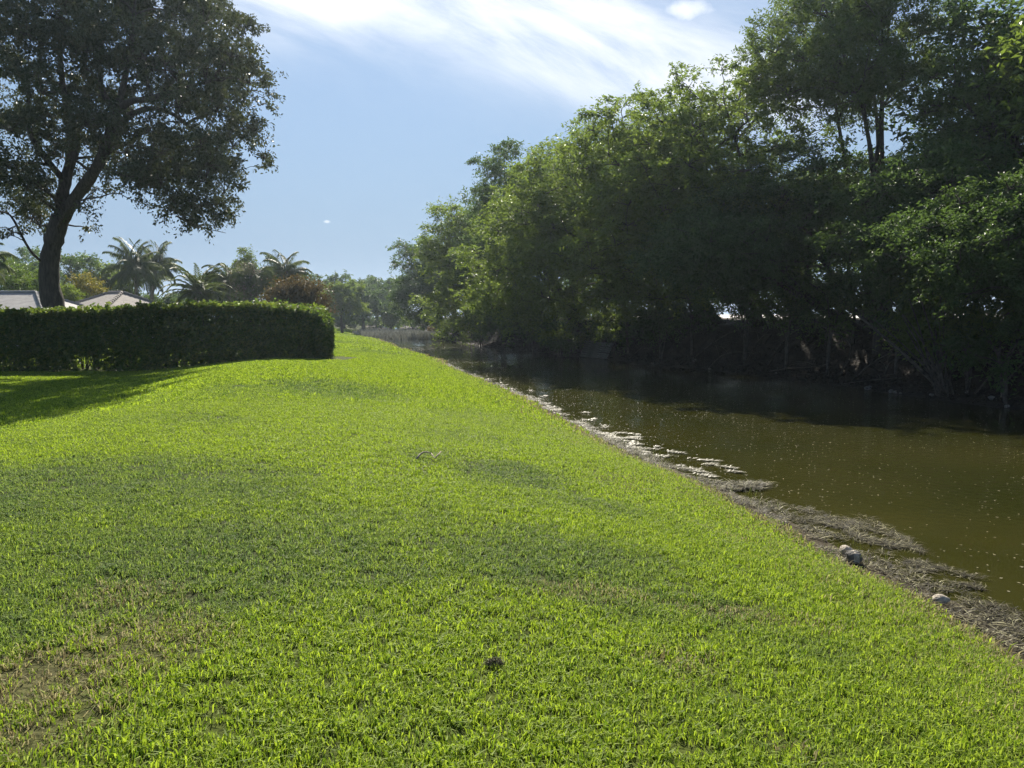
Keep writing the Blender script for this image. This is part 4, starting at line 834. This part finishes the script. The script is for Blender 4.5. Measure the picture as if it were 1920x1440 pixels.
# ================================================================== clump of stalks, bank roots, dead branches
def stalk_clump():
    r = np.random.RandomState(61); c = at_t(1772, 706, float(tf(20)) + 0.5); s, t = st(c[0], c[1]); c = np.array([c[0], c[1], gz(c[0], c[1])]); root = empty('stalk_palm', c, 'old palm clump of long bare stalks fanning out at the waterside', 'palm tree')
    tips = [(1610, 592, .075), (1640, 600, .03), (1668, 560, .03), (1690, 590, .03), (1705, 560, .03), (1720, 540, .035), (1735, 520, .03), (1748, 540, .03), (1760, 520, .03), (1775, 540, .03), (1790, 560, .03), (1805, 580, .03), (1820, 600, .03), (1838, 620, .025),
            (1722, 672, .03), (1730, 690, .03), (1715, 650, .03), (1700, 620, .03), (1760, 580, .03), (1768, 600, .03), (1782, 600, .03), (1742, 610, .03), (1726, 590, .03)]
    for i, (px, py, w) in enumerate(tips):
        e = at_t(px, py, 14.6 + 0.0 * i) ; e = at_y(px, py, c[1] + r.uniform(-0.8, 0.8)) - c; b0 = r.normal(size=3) * [0.12, 0.12, 0.02]; mid = b0 * .5 + e * .5 + np.array([0, 0, 0.10 * np.linalg.norm(e)]) * r.uniform(0.3, 1.2)
        P = np.array([b0, b0 * .75 + mid * .25 + [0, 0, .05], mid, e]); kk = np.linspace(0, 3, 9); P = np.stack([np.interp(kk, range(4), P[:, j]) for j in range(3)], -1); P[1:-1] = (P[:-2] + 2 * P[1:-1] + P[2:]) / 4
        mb = MB(); mb.tube(P, np.linspace(w, w * .5, 9), 5); o = mb.build('stalk', M_TWIG, root, True)
        if i and py < 600:
            key = ('stk', i % 4)
            if key not in _fcache: _fcache[key] = frond_mesh(1.5, 0.9, 1.6, 24, 0.4, 0.7, 90 + i)
            f = bpy.data.objects.new('frond', _fcache[key]); COL.objects.link(f); f.parent = root; f.location = tuple(P[-1]); f.rotation_euler = (0, 0, r.uniform(0, 6.28))
stalk_clump()

def branch(label, pts_px, toff, r0, seed, group='dead branches lying on the far bank'):
    r = np.random.RandomState(seed); P = []
    for i, (px, py) in enumerate(pts_px):
        p = at_t(px, py, 17.0); s, t = st(p[0], p[1])
        for _ in range(3): p = at_t(px, py, float(tf(s)) + toff); s, t = st(p[0], p[1])
        p = at_t(px, py, float(tf(s)) + toff); g = gz(p[0], p[1]); p[2] = max(p[2], g + 0.02) if i else g + 0.02; P.append(p)
    P = np.array(P); b = P[0].copy(); kk = np.linspace(0, len(P) - 1, 14); Q = np.stack([np.interp(kk, np.arange(len(P)), P[:, i]) for i in range(3)], -1)
    for _ in range(2): Q[1:-1] = (Q[:-2] + 2 * Q[1:-1] + Q[2:]) / 4
    mb = MB(); mb.tube(Q - b, np.linspace(r0, r0 * .3, 14), 5)
    for _ in range(4):
        j = r.randint(3, 12); d = r.normal(size=3) * .5; d[2] = abs(d[2]) * .5; mb.tube(curve_pts(Q[j] - b, Q[j] - b + d, 5, r), np.linspace(r0 * .5, .005, 5), 3, False)
    o = mb.build('dead_branch', M_TWIG, None, True); o.location = tuple(b); tag(o, label, 'branch', group)
for i, (lab, pp, to, r0) in enumerate([
    ('dead branch arching over the waterline left of the stalk clump', [(1575, 690), (1600, 650), (1575, 628), (1540, 618)], 1.2, .035),
    ('low dead branch lying flat just above the far water', [(1440, 682), (1480, 690), (1530, 688), (1560, 680)], .7, .03),
    ('dead branch rising left to right toward the stalk clump', [(1600, 700), (1640, 675), (1680, 660), (1720, 665)], .9, .03),
    ('arched root near the stalk clump foot', [(1655, 700), (1665, 680), (1690, 668), (1730, 690)], .8, .025),
    ('long stick along the shore rocks', [(1580, 718), (1640, 712), (1690, 709)], .35, .02),
    ('fallen stick right of the stalk clump near the stake', [(1830, 700), (1870, 690), (1900, 715)], 1.0, .03),
    ('hooked branch hanging right of the stalk clump', [(1885, 720), (1888, 680), (1870, 650), (1830, 640)], 1.5, .04),
    ('thin leaning branch left of the wood edge rocks', [(1440, 660), (1470, 635), (1500, 615), (1530, 600)], 1.4, .025),
    ('short dead branch beside the striped board', [(1180, 660), (1200, 654), (1215, 652)], .5, .03),
    ('dead branch crossing the bank above the sky reflection', [(1300, 655), (1340, 640), (1390, 612)], 1.6, .03),
    ('stick poking into the water right of the sky reflection', [(1330, 675), (1350, 668), (1372, 660)], .4, .025),
    ('long curved vine stem on the dark bank centre', [(1400, 680), (1420, 640), (1450, 610)], 1.7, .025)]): branch(lab, pp, to, r0, 500 + i)

def tangle():
    r = np.random.RandomState(77); mb = MB()
    for i in range(3200):
        s = r.uniform(2, 105) ** 1.0; df = r.uniform(0.3, 3.4); t = float(tf(s)) + df; x, y = xy(s, t); z = gz(x, y); a = r.uniform(0, 6.28); l = r.uniform(0.25, 1.3); d = np.array([math.cos(a) * .8, math.sin(a) * .8, r.uniform(-0.9, 0.35)]) * l
        p = np.array([x, y, z + 0.05 + abs(r.normal()) * .15]); 
        if r.uniform() < .35: d = np.array([r.normal() * .1, r.normal() * .1, -l]); p[2] = z + r.uniform(0.2, 1.2); p[:2] -= V * 0.25
        P = curve_pts(p, p + d, 5, r, 0.2, 0.3); P[:, 2] = np.maximum(P[:, 2], 0.03); w = r.uniform(.004, .014); mb.tube(P, np.linspace(w, w * .4, 5), 3, False)
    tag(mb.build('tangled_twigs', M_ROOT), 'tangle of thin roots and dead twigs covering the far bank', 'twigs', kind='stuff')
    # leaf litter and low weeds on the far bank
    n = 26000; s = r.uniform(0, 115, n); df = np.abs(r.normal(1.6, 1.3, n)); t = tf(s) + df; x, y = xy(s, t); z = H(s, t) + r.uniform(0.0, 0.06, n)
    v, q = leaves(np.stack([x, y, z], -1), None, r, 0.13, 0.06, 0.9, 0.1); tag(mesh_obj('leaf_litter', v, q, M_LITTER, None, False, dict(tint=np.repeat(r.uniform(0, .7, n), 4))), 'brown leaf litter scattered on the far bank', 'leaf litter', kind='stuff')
tangle()

# ================================================================== rocks, board, stake
def rock(name, label, c, d, seed, mat, group=None, rz=0.0, sq=0.0, band=None):
    r = np.random.RandomState(seed); nu, nv = 14, 9; V_ = []; ph = r.uniform(0, 6.28, 6)
    for j in range(nv + 1):
        for i in range(nu):
            a = 2 * math.pi * i / nu; b = -math.pi / 2 + math.pi * j / nv; n = np.array([math.cos(b) * math.cos(a), math.cos(b) * math.sin(a), math.sin(b)])
            if sq: n = np.sign(n) * np.abs(n) ** (1 - sq)
            k = 1 + 0.09 * math.sin(3 * n[0] + ph[0]) + 0.08 * math.sin(4 * n[1] + ph[1]) + 0.07 * math.sin(5 * n[2] + ph[2]) + 0.04 * math.sin(9 * n[0] + 7 * n[1] + ph[3]); V_.append(n * k * np.array(d) / 2)
    Q = [(j * nu + i, j * nu + (i + 1) % nu, (j + 1) * nu + (i + 1) % nu, (j + 1) * nu + i) for j in range(nv) for i in range(nu)]
    o = mesh_obj(name, V_, np.array(Q), mat, None, True); o.location = tuple(c); o.rotation_euler = (r.normal() * .1, r.normal() * .1, rz); tag(o, label, 'rock', group)
    if band is not None:
        V2 = np.array(V_).reshape(nv + 1, nu, 3); ring = V2[:, [3, 4]].copy() * 1.02; ring2 = V2[:, [10, 11]].copy() * 1.02
        for rr in (ring, ring2):
            v = rr.reshape(-1, 3); q = [(2 * j, 2 * j + 1, 2 * j + 3, 2 * j + 2) for j in range(nv)]; mesh_obj('white_vein', v, np.array(q), band, o, True)
    return o
def on_near(px, py): 
    p = at_z(px, py, 0.12); return np.array([p[0], p[1], max(gz(p[0], p[1]), 0.0)])
p = on_near(1588, 1030); rock('rock', 'rounded pale grey rock at the near water edge, left of pair', p + [0, 0, .07], (0.125, 0.125, 0.14), 1, M_ROCK)
p = on_near(1602, 1042); rock('rock', 'dark squarish rock with a white vein resting against pale rock', p + [0, 0, .065], (0.155, 0.12, 0.115), 2, M_ROCK_DARK, sq=0.35, band=M_ROCK)
p = on_near(1765, 1118); rock('rock', 'lone pale grey rock in the weeds nearest the right edge', p + [0, 0, .055], (0.13, 0.10, 0.09), 3, M_ROCK)
fr = [(1629, 727, .34, 'largest pale stone on the far shore below stalk clump'), (1651, 733, .26, 'pale stone right of the largest far shore stone'), (1661, 734, .2, 'small stone third in the far shore cluster'), (1634, 736, .12, 'tiny stone under the largest far shore stone'),
      (1747, 741, .22, 'flat stone at the waterline below the stalk clump'), (1860, 752, .28, 'stone at the foot of the wooden stake'), (1879, 760, .2, 'small stone right of the stake foot'), (1812, 744, .16, 'small stone between the stake and stalk clump'), (1667, 708, .12, 'small pale stone higher on the far shore'),
      (1573, 705, .18, 'stone on the dark shore left of the pale cluster'), (1303, 684, .30, 'upright pale stone above the sky reflection'), (1219, 680, .22, 'small stone left of the sky reflection'), (1322, 691, .2, 'low stone right of the upright pale stone'), (1455, 702, .15, 'small stone on the shore between the reflections'),
      (1045, 657, .3, 'pale stone left of the striped board'), (1068, 657, .34, 'pale wet stone close left of the striped board')]
for i, (px, py, d, lab) in enumerate(fr):
    p = at_z(px, py, 0.08); s, t = st(p[0], p[1]); t = max(t, float(tf(s)) + 0.12); x, y = xy(s, t); rock('rock', lab, (x, y, gz(x, y) + d * .12), (d * .75, d * .62, d * .5), 20 + i, M_SHORE, 'stones along the far shore', rz=i)
def board():
    a = at_z(1088, 668, 0.05); s, t = st(a[0], a[1]); b = at_z(1138, 672, 0.05); a[2] = 0.1; b[2] = 0.1; root = empty('striped_board', (a + b) / 2, 'weathered grey panel of boards leaning on the far bank', 'panel'); dx = b - a; L = np.linalg.norm(dx); rz = math.atan2(dx[1], dx[0]); n = np.array([V[0], V[1], 0])
    for i in range(8):
        mb = MB(); mb.box((0, 0, 0), (L * 1.0, 0.05, 0.105)); o = mb.build('board', M_PLANK, root); o.location = tuple(n * (0.055 * i) + np.array([0, 0, -0.02 + i * 0.118])); o.rotation_euler = (math.radians(25), math.radians(0.6 * (i % 3 - 1) + 1.2), rz)
board()
def stake():
    p = at_z(1878, 741, 0.25); x, y = p[0], p[1]; z = gz(x, y); top = at_y(1877, 706, y); mb = MB(); h = top[2] - z; mb.box((0, 0, h / 2 - .1), (0.055, 0.035, h + .2)); mb.box((0, 0, h + .012), (0.045, 0.027, 0.03)); o = mb.build('wooden_stake', M_WOOD); o.location = (x, y, z); o.rotation_euler = (0, math.radians(1.5), 0); tag(o, 'thin upright wooden stake on the far shore at right edge', 'stake')
stake()

# ================================================================== dead reed mats, floating bits, near shore
M_STRAW = leaf_mat('dead_reed', (0.018, 0.016, 0.011), (0.11, 0.095, 0.055), 0.12, (0.14, 0.13, 0.06), 0.6, 0.3, third=(0.36, 0.34, 0.20))
M_FLOAT = leaf_mat('floating_weed', (0.10, 0.095, 0.06), (0.34, 0.32, 0.23), 0.1, (0.2, 0.2, 0.1), 0.4, 0.6)
M_WEED = leaf_mat('shore_weed', (0.05, 0.08, 0.02), (0.16, 0.18, 0.05), 0.3, (0.25, 0.3, 0.05))
def strips(name, label, P, l, w, rng, mat, z_off=0.0, flat=0.2, ang=None, pw=1.4):
    n = len(P); a = rng.uniform(0, 6.28, n) if ang is None else ang + rng.normal(0, 0.5, n); el = rng.normal(0, flat, n); L_ = l * rng.uniform(0.4, 1.4, n)
    d = np.stack([np.cos(a) * np.cos(el), np.sin(a) * np.cos(el), np.sin(el)], -1) * L_[:, None]; s = np.stack([-np.sin(a), np.cos(a), np.zeros(n)], -1) * (w * rng.uniform(.5, 1.4, n))[:, None] / 2
    b = rng.normal(size=(n, 1)) * 0.12 * L_[:, None] * s / (w / 2) * 1.0; P = P + [0, 0, z_off]; m = P + d / 2 + b; m[:, 2] += 0.01
    v = np.stack([P - s * .6, P + s * .6, m + s, m - s, P + d], 1).reshape(-1, 3); v[:, 2] = np.maximum(v[:, 2], 0.005)
    i = np.arange(n)[:, None] * 5; q = i + np.array([[0, 1, 2, 3]]); t = i + np.array([[3, 2, 4]]); tt = np.repeat(rng.uniform(0, 1, n) ** pw, 5)
    o = mesh_obj(name, v, [q, t], mat, None, False, dict(tint=tt)); tag(o, label, 'dead reeds' if 'reed' in name else name.replace('_', ' '), kind='stuff'); return o
rr = np.random.RandomState(91)
# wrack along the whole near shore
n = 48000; s = -2 + 62 * rr.uniform(0, 1, n) ** 1.9 ** 1.0; k = rr.uniform(size=n); wd_ = 0.12 + 0.30 * np.abs(wav(s, s * .3, 3.2, 5, 6)) ; t = te(s) + 0.10 - rr.uniform(-0.22, 1.15, n) * (wd_ + 0.18) ; x, y = xy(s, t); z = np.maximum(H(s, t), 0.0) + rr.uniform(0.0, 0.035, n); kw = (wav(x, y, 0.8, 2, 12) + 0.5 * wav(x, y, 0.3, 8, 12)) > -0.10; x, y, z = x[kw], y[kw], z[kw]
strips('dead_reeds', 'brown dead reeds and litter along the near water edge', np.stack([x, y, z], -1), 0.11, 0.008, rr, M_STRAW, flat=0.16, pw=1.7)
# mats on the water, outlined from the photograph and laid on the water surface
def mat_pts(px, py, rx, ry, n, slope=0.35):
    a = rr.uniform(0, 6.28, n); q = np.sqrt(rr.uniform(0, 1, n)) * (1 + 0.25 * np.sin(3 * a + px) + 0.15 * np.sin(7 * a + py)); X = px + rx * q * np.cos(a); Y = py + ry * q * np.sin(a) + slope * rx * q * np.cos(a)
    return np.array([at_z(X[i], Y[i], 0.015) for i in range(n)])
P = np.vstack([mat_pts(1530, 975, 75, 22, 1300, .28), mat_pts(1640, 1000, 75, 20, 1700, .35), mat_pts(1690, 1030, 60, 20, 1500, .30), mat_pts(1800, 1085, 55, 16, 1300, .3), mat_pts(1740, 1075, 40, 16, 700, .5), mat_pts(1870, 1150, 60, 26, 900, .45), mat_pts(1580, 990, 80, 14, 900, .4)])
zz = rr.uniform(0, .025, len(P)); P[:, 2] = np.maximum(H(*st(P[:, 0], P[:, 1])), 0) + zz; P = P[(wav(P[:, 0], P[:, 1], 0.55, 1, 12) + 0.6 * wav(P[:, 0], P[:, 1], 0.22, 7, 12)) > -0.12]
strips('reed_mat', 'matted tan reeds floating by the pair of rocks', P, 0.12, 0.0055, rr, M_STRAW, flat=0.13, pw=2.0)
P = np.vstack([mat_pts(1405, 911, 38, 6, 900, .02), mat_pts(1385, 916, 30, 4, 300, .02)]); P[:, 2] = rr.uniform(0, .05, len(P)); strips('reed_mat', 'small island of dead reeds out on the water', P, 0.12, 0.010, rr, M_STRAW, flat=0.2)
# pale floating weed strips in rows beside the shore
P = []
ex, ey = [p_[0] for p_ in near_px][::-1], [p_[1] for p_ in near_px][::-1]
for i in range(150):
    px = 868 + 450 * rr.uniform() ** 0.9; ye = np.interp(px, ex, ey); grow = (ye - 600) / 180.0
    off = (8 + abs(rr.normal()) * 30) * grow if px < 1130 else (10 + rr.uniform(0, 75)) * grow * 0.9
    clump = 0.5 + 0.5 * math.sin(px * 0.045 + 1.0) + 0.3 * math.sin(px * 0.13)
    if rr.uniform() > (0.35 + 0.6 * clump) * (1.0 if px < 1150 else 0.45): continue
    P.append(mat_pts(px + off, ye + rr.normal() * 1.5, rr.uniform(3, 15) * grow, rr.uniform(0.4, 1.0) * grow, int(rr.uniform(12, 60) * grow), rr.uniform(-.06, .16)))
P = np.vstack(P); P[:, 2] = np.maximum(H(*st(P[:, 0], P[:, 1])), 0) + rr.uniform(0.006, .03, len(P)); strips('floating_weed', 'pale strips of floating weed beside the near bank', P, 0.10, 0.014, rr, M_FLOAT, flat=0.08, ang=0.1)
# specks on the water
n = 12000; s = 2 + 60 * rr.uniform(size=n) ** 1.1; a_, b_ = te(s) + 0.3, tf(s) - 0.3; f = rr.uniform(size=n) ** 1.4; t = a_ + (b_ - a_) * f; x, y = xy(s, t); keep = (wav(x, y, 3.5, 9, 9) + 0.5 * rr.normal(size=n)) > -0.15
P = np.stack([x, y, np.full(n, 0.006)], -1)[keep]; n = len(P); v, q = leaves(P, None, rr, 0.036, 0.020, 3.0, 0.0); v[:, 2] = 0.006 + rr.uniform(0, .004, len(v))
tag(mesh_obj('floating_leaves', v, q, M_FLOAT, None, False, dict(tint=np.repeat(rr.uniform(0, .8, n), 4))), 'tiny pale leaves and specks floating on the canal', 'floating leaves', kind='stuff')
# thin green weeds standing in the shallows
n = 2600; s = rr.uniform(1, 40, n); t = te(s) + rr.uniform(-0.55, 0.25, n); x, y = xy(s, t); keep = wav(x, y, 1.6, 3, 9) > 0.0; P = np.stack([x, y, np.maximum(H(s, t), 0)], -1)[keep]
strips('shore_weeds', 'thin green weeds standing at the near water edge', P, 0.13, 0.006, rr, M_WEED, flat=0.25, ang=None)
o = bpy.data.objects['shore_weeds']
# upright: rebuild with steep angle
m_ = o.data; co = np.empty(len(m_.vertices) * 3, np.float32); m_.vertices.foreach_get('co', co); co = co.reshape(-1, 5, 3); b0 = (co[:, 0] + co[:, 1]) / 2
for k_, f_ in ((2, .55), (3, .55), (4, 1.0)):
    hgt = np.linalg.norm(co[:, 4] - b0, axis=1) * f_ * 1.1; co[:, k_, :2] = b0[:, :2] + (co[:, k_, :2] - b0[:, :2]) * 0.4; co[:, k_, 2] = b0[:, 2] + hgt * (0.9 if k_ == 4 else 1)
m_.vertices.foreach_set('co', co.ravel()); m_.update()
# the reed bed at the end of the canal
n = 9000; px = rr.uniform(655, 825, n); py = 636 - rr.uniform(0, 1, n) * np.interp(px, [655, 700, 760, 825], [13, 14, 13, 6]) ; P = np.array([at_z(px[i], py[i], 0.0) for i in range(n)])
s, t = st(P[:, 0], P[:, 1]); kp = (t > te(s) - 0.9) & (s < 150); P = P[kp]; P[:, 2] = np.maximum(H(*st(P[:, 0], P[:, 1])), 0); n = len(P)
hh = rr.uniform(0.15, 0.75, n); a = rr.uniform(0, 6.28, n); wv = np.stack([np.cos(a), np.sin(a), 0 * a], -1) * 0.05; tip = P + np.stack([rr.normal(0, .15, n), rr.normal(0, .15, n), hh], -1)
v = np.stack([P - wv, P + wv, tip + wv * .5, tip - wv * .5], 1).reshape(-1, 3)
tag(mesh_obj('reed_bed', v, np.arange(n * 4).reshape(n, 4), leaf_mat('grey_reeds', (0.13, 0.13, 0.12), (0.30, 0.30, 0.27), 0.15, (0.24, 0.25, 0.20)), None, False, dict(tint=np.repeat(rr.uniform(0, 1, n), 4))), 'pale grey reed bed where the canal ends', 'reeds', kind='stuff')

# small things lying in the lawn
def grass_stick():
    c = at_z(800, 861, 0.92); z = gz(c[0], c[1]); root = empty('fallen_twig', (c[0], c[1], z), 'pale crooked twig lying in the middle of the lawn', 'twig'); mb = MB()
    def q(px, py, dz): p = at_z(px, py, z); return np.array([p[0] - c[0], p[1] - c[1], dz])
    mb.tube([q(781, 866, .03), q(787, 862, .06), q(793, 860, .075), q(800, 860, .08), q(809, 861, .07)], [.015, .011, .010, .009, .007], 6); mb.build('stem', M_WOOD, root, True)
    mb = MB(); mb.tube([q(809, 861, .07), q(815, 866, .04), q(820, 864, .06), q(827, 860, .085)], [.007, .006, .009, .007], 5); mb.build('side_twig', M_WOOD, root, True)
grass_stick()
def dead_tuft():
    c = at_z(927, 1227, 0.85); z = gz(c[0], c[1]); r = np.random.RandomState(3); n = 700; a = r.uniform(0, 6.28, n); q = np.sqrt(r.uniform(0, 1, n)); P = np.stack([0.042 * q * np.cos(a), 0.02 * q * np.sin(a), 0.01 + 0.025 * (1 - q) + r.uniform(0, .01, n)], -1)
    o = strips('dead_grass_clump', 'x', P, 0.022, 0.0018, r, M_STRAW, flat=0.6); o.location = (c[0], c[1], z + 0.015); del o['kind']; tag(o, 'small grey clump of dead grass in the near lawn', 'grass clump')
dead_tuft()

# ------------------------------------------------------------------ thin air haze in one closed box
def haze():
    m = bpy.data.materials.new('haze'); m.use_nodes = True; nt = m.node_tree; nt.nodes.clear(); out = N(nt, 'ShaderNodeOutputMaterial'); v = N(nt, 'ShaderNodeVolumePrincipled')
    v.inputs['Color'].default_value = (0.72, 0.85, 1.0, 1); v.inputs['Density'].default_value = HAZE; v.inputs['Anisotropy'].default_value = 0.55; nt.links.new(v.outputs[0], out.inputs['Volume'])
    mb = MB(); mb.box((0, 0, 0), (2400, 2400, 34)); o = mb.build('haze', m); o.location = (0, 400, 14.0); tag(o, 'thin blue air haze over the whole canal', kind='stuff')
HAZE = 0.00035
haze()
